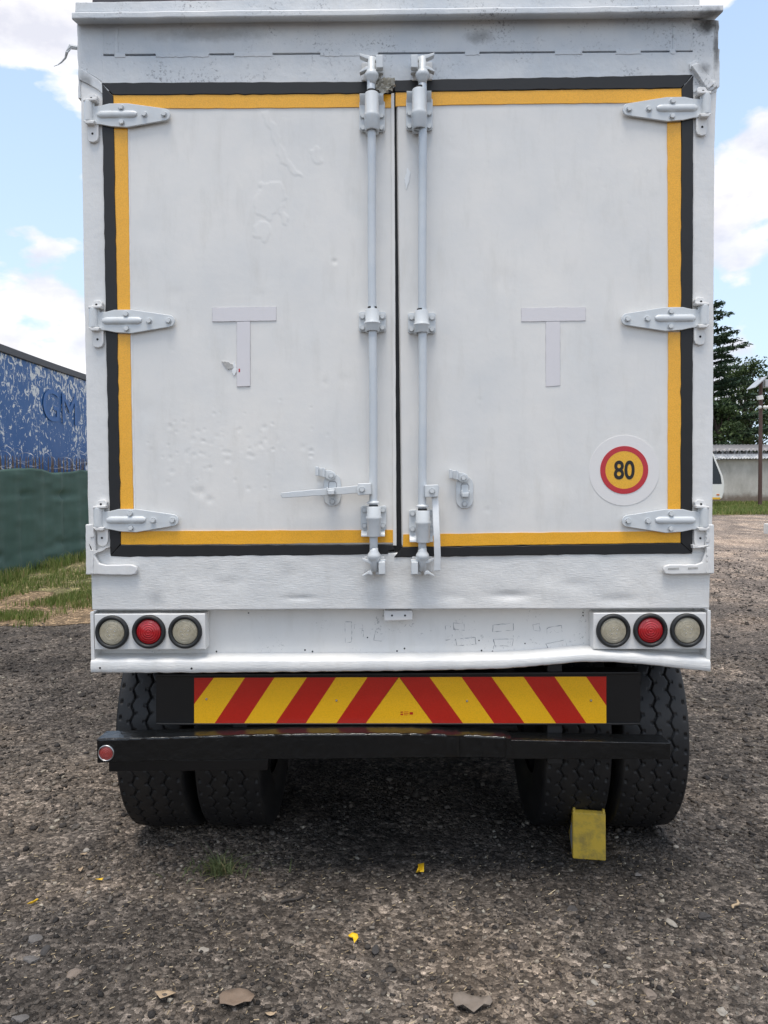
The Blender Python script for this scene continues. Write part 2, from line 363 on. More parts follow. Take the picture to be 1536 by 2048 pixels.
# ================================================================== GROUND
def axis(dense0, dense1, step, far0, far1):
    a = list(np.arange(dense0, dense1, step)); st = step; x = dense1
    while x < far1: a.append(x); st *= 1.25; x += st
    a.append(far1); st = step*1.25; x = dense0-st; b = []
    while x > far0: b.append(x); st *= 1.25; x -= st
    b.append(far0); return np.array(b[::-1]+a)
xs = axis(-4, 4, 0.04, -600, 600); ys = axis(-3.0, 7.0, 0.04, -60, 900)
XX, YY = np.meshgrid(xs, ys)
def relief(X, Y):
    fall = np.clip(1.4-(np.abs(X)+np.abs(Y))/14, 0, 1)
    return (smooth_noise2(X, Y, 1, 0.55)*0.006+smooth_noise2(X, Y, 2, 0.17)*0.0035+smooth_noise2(X, Y, 3, 0.07)*0.0022)*fall
def ground_height(X, Y):
    return np.where(Y > 8.5, 0.025*(np.minimum(Y, 60)-8.5), 0.0)+relief(X, Y)
ZZ = ground_height(XX, YY)
nx, ny = len(xs), len(ys)
idx = np.arange(nx*ny).reshape(ny, nx)
F = np.stack([idx[:-1, :-1], idx[:-1, 1:], idx[1:, 1:], idx[1:, :-1]], -1).reshape(-1, 4)
me = fast_mesh('yard_ground', np.stack([XX, YY, ZZ], -1).reshape(-1, 3), F); me.shade_smooth()
tag(link('ground', me, 'yard'), kind='structure')
def sheet(name, x0, x1, y0, y1, m, lift, jag, seed, n=60):
    """a patch of other ground with an uneven front and right edge, a few mm above the yard"""
    vs = []; fs = []; cols = 40; rows = n
    for i in range(rows+1):
        for k in range(cols+1):
            u, v = k/cols, (i/rows)**1.6
            x = x0+(x1-x0)*u; y = y0+(y1-y0)*v
            j = lambda a, b, c: float(smooth_noise2(np.array(a), np.array(b), seed+c, 0.9))+0.6*float(smooth_noise2(np.array(a), np.array(b), seed+c+1, 0.3))
            x += jag*u**3*j(y+50, 3.3, 0); y += jag*(1-v)**6*j(x+50, 7.7, 4)
            vs.append((x, y, float(ground_height(np.array(x), np.array(y)))+lift))
    for i in range(rows):
        for k in range(cols):
            a = i*(cols+1)+k; fs.append((a, a+1, a+cols+2, a+cols+1))
    me = bpy.data.meshes.new(name); me.from_pydata(vs, [], fs); me.update(); me.shade_smooth()
    return tag(link(name, me, m), kind='structure')
sheet('dirt_verge', -14, -2.6, 6.1, 40, 'verge', 0.006, 0.30, 5)
sheet('grass_verge', -14, -3.4, 8.6, 60, 'turf', 0.012, 0.45, 16)
sheet('lawn', 4, 60, 29, 41, 'turf', 0.012, 0.5, 9)

# --- loose stones
ICO = None
def base_stone(kind):
    bm = bmesh.new()
    if kind == 2: return np.array([(1, 0, -.5), (-.6, .8, -.5), (-.6, -.8, -.5), (0, 0, .9)]), np.array([(0, 2, 1), (0, 1, 3), (1, 2, 3), (2, 0, 3)])
    if kind == 0: bmesh.ops.create_icosphere(bm, subdivisions=1, radius=1)
    else: bmesh.ops.create_cube(bm, size=1.6); bmesh.ops.triangulate(bm, faces=bm.faces)
    v = np.array([p.co[:] for p in bm.verts]); f = np.array([[q.index for q in p.verts] for p in bm.faces]); bm.free(); return v, f
def stones(name, n, x0, x1, y0, y1, s0, s1, kind, seed, keep=None, label=None):
    rg = np.random.default_rng(seed); bv, bf = base_stone(kind)
    x = rg.uniform(x0, x1, n); y = rg.uniform(y0, y1, n)
    dens = smooth_noise2(x, y, seed+40, 0.8)+smooth_noise2(x, y, seed+41, 0.25)*0.6
    k = dens > -0.75+rg.uniform(-0.6, 0.6, n)
    if keep is not None: k &= keep(x, y)
    x, y = x[k], y[k]; n = len(x)
    s = s0*(s1/s0)**(rg.uniform(0, 1, n)**2.6)
    V = bv[None]*(1+rg.normal(0, 0.20, (n, len(bv), 3)))
    V *= np.stack([rg.uniform(0.7, 1.35, n), rg.uniform(0.6, 1.1, n), rg.uniform(0.35, 0.75, n)], -1)[:, None]*s[:, None, None]*0.5
    a = rg.uniform(0, 2*math.pi, n); ca, sa = np.cos(a)[:, None], np.sin(a)[:, None]
    tl = rg.normal(0, 0.35, n); ct, st = np.cos(tl)[:, None], np.sin(tl)[:, None]
    X, Y, Z = V[..., 0], V[..., 1], V[..., 2]
    X, Z = X*ct-Z*st, X*st+Z*ct
    X, Y = X*ca-Y*sa, X*sa+Y*ca
    z0 = ground_height(x, y)+s*0.10
    V = np.stack([X+x[:, None], Y+y[:, None], Z+z0[:, None]], -1).reshape(-1, 3)
    Fs = (bf[None]+(np.arange(n)*len(bv))[:, None, None]).reshape(-1, 3)
    return tag(link(name, fast_mesh(name, V, Fs), 'grit' if kind == 2 else 'stones'), label, 'gravel', kind='stuff')
stones('gravel', 52000, -2.8, 2.8, -2.35, 0.6, 0.004, 0.021, 1, 21, label='loose dark grey chippings strewn over the yard in front of the truck')
stones('gravel', 3800, -2.9, 2.9, -2.3, 2.0, 0.012, 0.038, 0, 22, keep=lambda x, y: (x < -0.9+0.3*np.sin(y*3)) | (np.random.default_rng(1).uniform(0, 1, len(x)) < 0.25), label='larger loose stones among the chippings near the truck')
stones('gravel', 24000, -4.2, 4.2, 0.5, 4.5, 0.008, 0.036, 1, 23, label='loose stones under and beside the truck')
stones('gravel', 20000, -8, 12, 4.5, 15, 0.02, 0.05, 1, 24, keep=lambda x, y: ((np.abs(x) > 1.3) & ((x > -3.2) | (y < 6.2))), label='coarse gravel further back in the yard')
stones('gravel', 80000, -2.8, 2.8, -2.35, 1.2, 0.0025, 0.007, 2, 25, label='fine pale grit scattered between the chippings')
stones('gravel', 60000, -5.5, 6.5, 1.0, 12, 0.007, 0.020, 2, 26, keep=lambda x, y: ((np.abs(x) > 1.15) & ((x > -3.2) | (y < 6.2))), label='pale crushed grit over the yard beside and beyond the truck')
# --- dry straw bits
def straws(name, n, x0, x1, y0, y1, seed):
    rg = np.random.default_rng(seed); x = rg.uniform(x0, x1, n); y = rg.uniform(y0, y1, n); a = rg.uniform(0, math.pi, n)
    l = rg.uniform(0.002, 0.009, n)*np.where(rg.uniform(0, 1, n) > 0.985, 3.0, 1); wd = rg.uniform(0.0005, 0.0013, n)
    z = ground_height(x, y)+rg.uniform(0.004, 0.010, n); dx, dy = np.cos(a)*l, np.sin(a)*l; px, py = -np.sin(a)*wd, np.cos(a)*wd; tz = rg.normal(0, 0.1, n)*l
    V = np.stack([np.stack([x-dx-px, y-dy-py, z-tz], -1), np.stack([x+dx-px, y+dy-py, z+tz], -1), np.stack([x+dx+px, y+dy+py, z+tz+0.001], -1), np.stack([x-dx+px, y-dy+py, z-tz+0.001], -1)], 1).reshape(-1, 3)
    tag(link(name, fast_mesh(name, V, np.arange(4*n).reshape(n, 4)), 'straw'), 'dry straw bits scattered over the gravel', 'straw', kind='stuff')
straws('straw', 7000, -2.6, 2.6, -2.3, 0.3, 31)
# --- grass
def grass(name, x, y, h, wd, seed, m, label, lean=0.35, kind='stuff', parent=None, cat='grass'):
    n = len(x); rg = np.random.default_rng(seed); a = rg.uniform(0, 2*math.pi, n); z = ground_height(x, y)+0.005
    h = h*rg.uniform(0.5, 1.15, n); dx, dy = np.cos(a), np.sin(a); ln = rg.normal(0, lean, n)*h; b = rg.uniform(0, 2*math.pi, n); lx, ly = np.cos(b)*ln, np.sin(b)*ln
    p = lambda q, s, t: np.stack([x+dx*wd*s+lx*q*q, y+dy*wd*s+ly*q*q, z+h*t], -1)
    V = np.stack([p(0, -1, 0), p(0, 1, 0), p(.55, .8, .6), p(.55, -.8, .6), p(1, 0.05, .95), p(1, -0.05, .95)], 1).reshape(-1, 3)
    o = np.arange(n)[:, None]*6; Fq = np.concatenate([o+np.array([0, 1, 2, 3]), o+np.array([3, 2, 4, 5])])
    off = wloc(parent) if parent else Vector((0, 0, 0))
    return tag(link(name, fast_mesh(name, V-np.array(off), Fq), m, parent), label if not parent else None, cat if not parent else None, kind=kind)
rg = np.random.default_rng(3)
def scatter(n, x0, x1, y0, y1, seed, thr, cell):
    r2 = np.random.default_rng(seed); x = r2.uniform(x0, x1, n); y = r2.uniform(y0, y1, n); k = smooth_noise2(x, y, seed+5, cell)+r2.normal(0, 0.25, n) > thr; return x[k], y[k]
x, y = scatter(42000, -8.2, -3.4, 8.6, 24, 51, -0.05, 0.6); grass('grass', x, y, 0.10, 0.006, 1, 'grass', 'green grass between the dirt and the green fence')
x, y = scatter(11000, -7.4, -6.6, 2.0, 22, 55, -1.2, 0.5); grass('grass', x, y, 0.24, 0.007, 4, 'grass', 'taller grass along the foot of the green fence')
x, y = scatter(20000, -6.2, -2.7, 5.9, 8.8, 52, 0.55, 0.55); grass('grass', x, y, 0.10, 0.005, 2, 'grass', 'patchy low grass at the edge of the gravel')
x, y = scatter(32000, 13, 27, 29, 40.5, 53, -0.9, 1.2); grass('grass', x, y, 0.20, 0.014, 3, 'grass', 'green lawn strip before the plastered wall')

# ================================================================== THE TRUCK
T = empty('box_truck', (0, 0, 0))
tag(T, 'white box truck seen from behind with amber edged double doors and red yellow striped board', 'truck')
# shared hardware meshes
def hexbolt(r=0.0092, h=0.011):
    mb = MB()
    mb.lathe([(0.0, 0), (r*1.35, 0), (r*1.35, -0.002), (r*1.2, -0.0026)], (0, 0, 0), 'y', 14)
    pts = [(r*math.cos(a), r*math.sin(a)) for a in [k*math.pi/3+0.3 for k in range(6)]]
    mb.prism(pts, -h, -0.002)
    me = mb.mesh('bolt'); me.materials.append(M['hardware']); return me
BOLT = hexbolt()
def bolt(parent, x, z, y):
    o = bpy.data.objects.new('bolt', BOLT); C.objects.link(o); o.parent = parent
    o.location = Vector((x, y, z))-wloc(parent); o.rotation_euler = (0, random.uniform(0, 1), 0)
    return o
def hole(parent, px, py, y, r=0.003, name='hole'):
    x, z = W(px, py, y)
    mb = MB(); mb.lathe([(0.0001, -0.0006), (r, -0.0006), (r*1.05, 0.002)], (x, y, z), 'y', 10); return mb.build(name, 'hole', parent)

# -- body: side walls, roof, front, floor
XL, XR = -1.215, 1.222
ZT = WZ(800, 22)                  # height of the top ledge
ZB = WZ(800, 1344)                # lower edge of the rear channel
LEN = 7.2
mb = MB(); mb.box(XL, XL+0.04, 0.06, LEN, ZB+0.12, ZT-0.02); mb.box(XR-0.04, XR, 0.06, LEN, ZB+0.12, ZT-0.02); mb.box(XL+0.04, XR-0.04, LEN-0.04, LEN, ZB+0.12, ZT-0.02)
mb.build('body_wall', 'frame', T)
for k in range(9):
    yy = 0.5+k*0.78
    mb = MB(); mb.box(XL-0.025, XL-0.001, yy, yy+0.05, ZB+0.14, ZT-0.06); mb.build('side_rib', 'frame', T, 0.004)
    mb = MB(); mb.box(XR+0.001, XR+0.025, yy, yy+0.05, ZB+0.14, ZT-0.06); mb.build('side_rib', 'frame', T, 0.004)
mb = MB(); mb.box(XL+0.02, XR-0.02, 0.04, LEN, ZT-0.018, ZT+0.03); mb.build('roof', 'roofdark', T)
mb = MB(); mb.box(XL+0.041, XR-0.041, 0.09, LEN-0.05, ZB+0.06, ZB+0.16); mb.build('cargo_floor', 'chassis', T)
for s in (-1, 1):
    mb = MB(); mb.box(s*0.43-0.04, s*0.43+0.04, 0.10, LEN+1.2, ZB-0.16, ZB+0.055); mb.build('chassis_rail', 'chassis', T, 0.004)
for k in range(8):
    mb = MB(); mb.box(XL+0.05, XR-0.05, 0.30+k*0.85, 0.38+k*0.85, ZB-0.02, ZB+0.058); mb.build('cross_member', 'chassis', T)
# cab, far in front of the body
mb = MB(); mb.prismx([(LEN+0.15, 0.75), (LEN+2.0, 0.70), (LEN+2.05, 1.7), (LEN+1.75, 2.75), (LEN+0.25, 2.85), (LEN+0.15, 2.6)], -1.12, 1.12); mb.build('cab', 'frame', T, 0.04)

# -- posts
def quad(poly, y0, y1, name, m, parent=T, bev=0.003, rough=0.0, step=0.03, seed=1):
    p = PX(poly, y0)
    if rough: p = rough_poly(p, step, rough, seed)
    mb = MB(); mb.prism(p, y0, y1); return mb.build(name, m, parent, bev)
quad([(159, 45), (206, 45), (206, 165), (222, 1112), (178, 1113), (163, 300)], 0.0, 0.12, 'corner_post', 'frame', rough=0.0006, step=0.06)
quad([(1386, 40), (1437, 40), (1433, 200), (1429, 300), (1425, 1110), (1384, 1110), (1386, 150)], 0.0, 0.12, 'corner_post', 'frame', rough=0.0006, step=0.06)
quad([(156, 138), (163, 138), (186, 152), (206, 170), (206, 188), (196, 178), (180, 170), (157, 158)], -0.007, 0.02, 'weld_patch', 'header', bev=0.002, rough=0.0012, step=0.012, seed=4)
quad([(154, 42), (161, 42), (162, 100), (161, 196), (156, 196), (155, 100)], -0.003, 0.10, 'edge_strip', 'header', bev=0.002, rough=0.0012, step=0.03, seed=5)
quad([(1430, 40), (1438, 40), (1437, 98), (1440, 98), (1439, 172), (1432, 178), (1428, 150), (1429, 95)], -0.004, 0.10, 'edge_strip', 'header', bev=0.002, rough=0.0015, step=0.025, seed=6)
quad([(1383, 131), (1397, 124), (1429, 167), (1416, 178)], -0.022, -0.001, 'brace_strap', 'header', bev=0.003, rough=0.0008, step=0.03, seed=7)
quad([(1379, 128), (1391, 119), (1400, 122), (1392, 130), (1385, 140), (1380, 138)], -0.012, 0.004, 'weld_bead', 'header', bev=0.003, rough=0.0016, step=0.008, seed=8)
quad([(1410, 172), (1432, 160), (1436, 172), (1420, 184), (1412, 182)], -0.014, 0.004, 'weld_bead', 'header', bev=0.003, rough=0.0016, step=0.008, seed=9)
quad([(1386, 40), (1437, 40), (1434, 182), (1420, 190), (1386, 184)], -0.0025, 0.02, 'corner_plate', 'header', bev=0.001, rough=0.0008, step=0.02, seed=12)
quad([(160, 45), (206, 45), (206, 164), (186, 151), (160, 137)], -0.0025, 0.02, 'corner_plate', 'header', bev=0.001, rough=0.0008, step=0.02, seed=13)
# -- header
quad([(205, 45), (1387, 36), (1387, 101), (236, 108), (205, 108)], -0.001, 0.10, 'header_panel', 'header', bev=0.002)
quad([(204, 112), (1388, 104), (1388, 170), (204, 182)], -0.004, 0.10, 'header_rail', 'header', bev=0.002, rough=0.0005, step=0.05)
for i, (a, b) in enumerate([(228, 250), (310, 418), (468, 545), (640, 756), (930, 960), (1110, 1165), (1232, 1282), (1340, 1350)]):      # weld runs that bridge the seam
    q = [(a, 107-(a-236)*0.0065), (b, 107-(b-236)*0.0065), (b, 116-(b-236)*0.0065), (a, 116-(a-236)*0.0065)]
    quad([(x_, y_-1) for x_, y_ in q], -0.006, 0.02, 'weld_bead', 'header', bev=0.002, rough=0.0012, step=0.008, seed=20+i)
quad([(228, 50), (236, 50), (237, 164), (230, 164)], -0.0035, 0.02, 'weld_seam', 'header', bev=0.002, rough=0.001, step=0.012, seed=33)
quad([(1345, 45), (1352, 45), (1351, 148), (1346, 148)], -0.0035, 0.02, 'weld_seam', 'header', bev=0.002, rough=0.001, step=0.012, seed=34)
# -- top ledge (angle iron): lip, sloping underside
def ledge():
    mb = MB(); n = 40; rr = random.Random(3)
    for i in range(n+1):
        f = i/n; px = 143+(1447-143)*f; up_, lo = 23-15*f, 36-15*f
        x, z1 = W(px, up_, -0.06); _, z0 = W(px, lo, -0.06); j = rr.gauss(0, 0.0008)
        mb.v += [(x, 0.05, z1+0.004), (x, -0.055, z1+j), (x, -0.06, z1-0.005+j), (x, -0.06, z0+j), (x, -0.055, z0-0.004+j), (x, 0.0, WZ(px, 50-14*f, 0.0)), (x, 0.05, WZ(px, 50-14*f, 0.0)+0.01)]
    for i in range(n):
        for k in range(7):
            mb.f.append((i*7+k, i*7+(k+1) % 7, (i+1)*7+(k+1) % 7, (i+1)*7+k))
    mb.f += [tuple(range(7)), tuple(n*7+k for k in range(6, -1, -1))]
    return mb.build('top_ledge', 'header', T, 0.002)
ledge()
quad([(150, 4), (1400, -12), (1400, 14), (150, 25)], -0.012, 0.05, 'roof_edge', 'header', bev=0.003, rough=0.0006, step=0.05)
quad([(184, -70), (1332, -70), (1332, 0), (1000, 2), (184, 5)], 0.03, LEN-0.2, 'roof_cover', 'roofdark', bev=0.004)
# dangling torn strap at the top corner
p = [W(a, b, 0.02) for a, b in [(157, 96), (146, 101), (140, 112), (132, 117), (118, 118), (110, 121), (106, 130)]]
mb = MB(); mb.tube([(x_, 0.02-0.03*math.sin(i), z_) for i, (x_, z_) in enumerate(p)], [0.0075, 0.009, 0.006, 0.004, 0.003, 0.002, 0.0015], 6); mb.build('torn_strap', 'hardware', T)

# -- doors: finely gridded skins with real dents
def door(name, corners, dents, seed, waves=0.0006, flakes=()):
    (xa, zt0), (xb, zt1), (xc, zb1), (xd, zb0) = PX(corners)
    nxg, nzg = 220, 360
    u = np.linspace(0, 1, nxg)[None, :].repeat(nzg, 0); v = np.linspace(0, 1, nzg)[:, None].repeat(nxg, 1)
    X = (xa*(1-u)+xb*u)*(1-v)+(xd*(1-u)+xc*u)*v; Z = (zt0*(1-u)+zt1*u)*(1-v)+(zb0*(1-u)+zb1*u)*v
    Y = smooth_noise2(X+9, Z+3, seed, 0.42)*waves+smooth_noise2(X+9, Z+3, seed+1, 0.16)*waves*0.45+smooth_noise2(X, Z*0.3, seed+2, 0.09)*waves*0.12
    for (px, py, r, d) in dents:
        dx, dz = W(px, py); q = ((X-dx)**2+(Z-dz)**2)/(r*r)
        d *= 0.75 if r < 0.015 else 0.9; Y += d*np.exp(-q)-0.30*d*np.exp(-q/4)
    for q in flakes:                                   # thicker patches of old paint, raised in the skin
        P_ = PX(q); wx = X+smooth_noise2(X*3+5, Z*3, seed+7, 0.07)*0.006; wz_ = Z+smooth_noise2(X*3, Z*3+5, seed+8, 0.07)*0.006; ins = np.zeros(X.shape, bool)
        for a in range(len(P_)):
            (x1, z1), (x2, z2) = P_[a], P_[(a+1) % len(P_)]
            ins ^= ((z1 > wz_) != (z2 > wz_)) & (wx < (x2-x1)*(wz_-z1)/(z2-z1+1e-12)+x1)
        Y = Y-0.0010*ins
    edge = (u < 1e-6) | (u > 1-1e-6) | (v < 1e-6) | (v > 1-1e-6)
    ed2 = np.minimum(np.minimum(u, 1-u)*1.1, np.minimum(v, 1-v)*1.8)
    Y = Y*np.clip(ed2/0.06, 0, 1); Y = np.where(edge, 0.022, Y)
    id_ = np.arange(nxg*nzg).reshape(nzg, nxg)
    Fd = np.stack([id_[:-1, :-1], id_[1:, :-1], id_[1:, 1:], id_[:-1, 1:]], -1).reshape(-1, 4)
    me = fast_mesh(name, np.stack([X, Y, Z], -1).reshape(-1, 3), Fd); me.shade_smooth()
    return link(name, me, 'door', T)
rr = random.Random(5); DL = []
for k in range(85):
    px, py = rr.gauss(440, 85), rr.gauss(895, 36)
    if 290 < px < 690 and 810 < py < 1010: DL.append((px, py, rr.uniform(0.004, 0.011), rr.uniform(0.0006, 0.0022)))
DL += [(622, 902, .008, .004), (622, 912, .007, .004), (669, 523, .010, .004), (640, 965, .010, .002), (400, 985, .02, .003), (420, 1000, .015, .002), (345, 700, .008, .001), (560, 800, .006, .0015),
       (622, 815, .005, .0018), (545, 848, .006, .002), (470, 960, .007, .0015), (350, 590, .03, .0015), (520, 590, .02, .001), (690, 760, .02, .0012), (650, 765, .012, .0012), (290, 820, .04, .002), (300, 460, .05, .0015), (600, 640, .07, .002)]
DR = [(935, 1030, .03, .002), (975, 1020, .012, .0015), (1000, 1003, .006, .001), (820, 320, .012, .002), (975, 260, .06, .002), (1150, 420, .09, .002), (1010, 560, .05, .0016), (905, 300, .02, .001), (1210, 780, .08, .002), (1120, 960, .05, .0016), (890, 700, .05, .0014), (960, 800, .01, .001)]
for k in range(22): DR.append((rr.uniform(870, 1330), rr.uniform(230, 1040), rr.uniform(.004, .010), rr.uniform(.0003, .0009)))
FL = [[(524, 222), (538, 220), (554, 262), (566, 298), (590, 333), (604, 354), (585, 349), (560, 322), (548, 285), (534, 250)],
      [(512, 392), (525, 370), (550, 362), (568, 372), (572, 395), (560, 415), (540, 440), (512, 430), (507, 410)],
      [(505, 455), (520, 442), (540, 445), (542, 470), (528, 484), (510, 475)], [(622, 300), (632, 292), (642, 300), (643, 318), (636, 332), (624, 322)], [(558, 415), (568, 405), (576, 450), (564, 446)]]
dL = door('door', [(224, 186), (788, 186), (792, 1091), (240, 1092)], DL, 61, flakes=FL)
dR = door('door', [(792, 180), (1365, 174), (1363, 1087), (803, 1094)], DR, 67)
dL['label'] = 'dented left door leaf with flaked paint'; dR['label'] = 'smoother right door leaf with speed sticker'
def strip(poly, y0, y1, name, m, parent, seed, amp=0.0006, step=0.03, bev=0.0):
    mb = MB(); mb.prism(rough_poly(PX(poly, y0), step, amp, seed), y0, y1); return mb.build(name, m, parent, bev)
# lapping edge of the left leaf, meeting edge seal behind the gap
strip([(782, 186), (788.5, 186), (793, 1091), (786, 1091)], -0.006, 0.001, 'lap_edge', 'door', dL, 1, 0.0003, bev=0.001)
strip([(785, 178), (797, 178), (806, 1112), (788, 1112)], 0.026, 0.05, 'meeting_seal', 'seal', T, 2)
# black seal round the opening
strip([(203, 165), (600, 163), (785, 163), (785, 187), (226, 190)], -0.007, 0.02, 'door_seal', 'seal', T, 11, 0.0009, bev=0.003)
strip([(786, 160), (1386, 149), (1364, 176), (790, 183)], -0.007, 0.02, 'door_seal', 'seal', T, 12, 0.0009, bev=0.003)
strip([(203, 166), (226, 191), (233, 560), (241, 1088), (220, 1112), (211, 640)], -0.0075, 0.02, 'door_seal', 'seal', T, 13, 0.0009, bev=0.003)
strip([(1387, 150), (1386, 600), (1385, 1107), (1362, 1086), (1362, 640), (1364, 177)], -0.0075, 0.02, 'door_seal', 'seal', T, 14, 0.0009, bev=0.003)
strip([(241, 1090), (787, 1089), (790, 1100), (776, 1102), (776, 1108), (600, 1111), (400, 1113), (260, 1114), (220, 1112)], -0.007, 0.02, 'door_seal', 'seal', T, 15, 0.0009, bev=0.003)
strip([(806, 1094), (1000, 1092), (1361, 1086), (1385, 1107), (1100, 1110), (788, 1115), (798, 1102)], -0.0085, 0.02, 'door_seal', 'seal', T, 16, 0.0009, bev=0.003)
# amber tape
tp = lambda q, d, s: strip(q, -0.0035, 0.003, 'reflective_tape', 'tape', d, s, 0.0005, 0.04)
tp([(224, 190), (500, 188), (724, 188), (724, 214), (500, 216), (224, 217)], dL, 41); tp([(760, 188), (788, 189), (788, 215), (762, 215)], dL, 42)
tp([(226, 257), (255, 257), (258, 440), (260, 622), (232, 622), (229, 440)], dL, 43); tp([(234, 668), (260, 668), (263, 850), (267, 1022), (240, 1022), (237, 850)], dL, 44)
tp([(242, 1063), (500, 1061), (788, 1060), (788, 1085), (500, 1088), (242, 1089)], dL, 45)
tp([(791, 185), (1000, 182), (1363, 177), (1363, 204), (1000, 208), (791, 212)], dR, 46)
tp([(1335, 245), (1362, 245), (1362, 430), (1363, 617), (1337, 617), (1336, 430)], dR, 47); tp([(1337, 664), (1362, 664), (1362, 850), (1361, 1020), (1336, 1020), (1336, 850)], dR, 48)
tp([(806, 1069), (1000, 1066), (1361, 1062), (1361, 1085), (1000, 1090), (806, 1094)], dR, 49)
# thin painted-over line beside the tape
for q, d in (([(256, 217), (258, 217), (262, 622), (260.5, 622)], dL), ([(262, 668), (264, 668), (270, 1022), (268, 1022)], dL)):
    strip(q, -0.0022, 0.004, 'paint_ridge', 'thickpaint', d, 3, 0.0005, 0.02)
# old tape letters painted over
ty = -0.0022
for d, q in ((dL, [(425, 616), (552, 614), (552, 641), (425, 643)]), (dL, [(474, 644), (500, 643), (500, 772), (474, 773)]), (dR, [(1043, 617), (1171, 615), (1171, 641), (1043, 643)]), (dR, [(1092, 644), (1120, 643), (1120, 771), (1092, 773)])):
    cx_, cy_ = sum(a for a, b in q)/4, sum(b for a, b in q)/4
    strip([(a+(0.7 if a > cx_ else -0.7), b+(0.7 if b > cy_ else -0.7)) for a, b in q], -0.0012, 0.004, 'tape_edge', 'tapedirt', d, 8, 0.0004, 0.012)
    strip(q, -0.0030, 0.004, 'tape_letter', 'lilac', d, 7, 0.0004, 0.02)
# bare and flaked marks
strip([(443, 722), (456, 724), (466, 729), (468, 737), (455, 738)], -0.0028, 0.004, 'bare_scuff', M['scuff'], dL, 90, 0.001, 0.005)
strip([(473, 744), (473, 733), (468, 722), (464, 745), (468, 752)], -0.0026, 0.004, 'paint_flake', 'thickpaint', dL, 91, 0.001, 0.005)
strip([(477, 738), (480, 737), (480, 744), (477, 744)], -0.0036, 0.004, 'red_fleck', 'signR', dL, 92, 0.0003, 0.005)
strip([(815, 335), (821, 345), (818, 362), (812, 380), (809, 360)], -0.0024, 0.004, 'paint_flake', 'thickpaint', dR, 93, 0.001, 0.006)

# speed sticker
def disc(cx, cy, r0, r1, y0, y1, name, m, parent, n=64):
    x, z = W(cx, cy); mb = MB()
    if r0 <= 0: mb.lathe([(0.0001, y0), (r1, y0), (r1, y1)], (x, 0, z), 'y', n)
    else: mb.lathe([(r0, y1), (r0, y0), (r1, y0), (r1, y1)], (x, 0, z), 'y', n)
    return mb.build(name, m, parent)
stk = disc(1248, 941, 0, 0.137, -0.0020, 0.004, 'speed_sticker', 'clear', T); stk['label'] = 'round speed sticker with 80 on yellow in a red ring'
disc(1248, 940, 0.0735, 0.0935, -0.0034, -0.0015, 'red_ring', 'signR', stk); disc(1248, 940, 0, 0.0735, -0.0030, -0.0015, 'yellow_face', 'signY', stk)
def text_mesh(body, name, m, parent, matrix, size=1.0, extr=0.0005, bold=0.0, sx=1.0):
    cu = bpy.data.curves.new(name, 'FONT'); cu.body = body; cu.size = 1.0; cu.extrude = extr/size; cu.offset = bold; cu.resolution_u = 8; cu.align_x = 'CENTER'; cu.align_y = 'CENTER'
    to = bpy.data.objects.new(name+'_tmp', cu); C.objects.link(to); dg = bpy.context.evaluated_depsgraph_get()
    me = bpy.data.meshes.new_from_object(to.evaluated_get(dg)); bpy.data.objects.remove(to); bpy.data.curves.remove(cu)
    zs = [v.co.x for v in me.vertices]; cxm = (min(zs)+max(zs))/2; zs = [v.co.y for v in me.vertices]; cym = (min(zs)+max(zs))/2
    me.transform(Matrix.Translation((-cxm, -cym, 0))); me.transform(Matrix.Diagonal((sx*size, size, size, 1))); me.transform(matrix)
    me.materials.clear(); return link(name, me, m, parent)
sx_, sz_ = W(1248, 940)
text_mesh('80', 'numerals', 'ink', stk, Matrix.Translation((sx_, -0.0036, sz_)) @ Matrix.Rotation(R(90), 4, 'X'), 0.100, 0.0004, 0.022, 0.82)

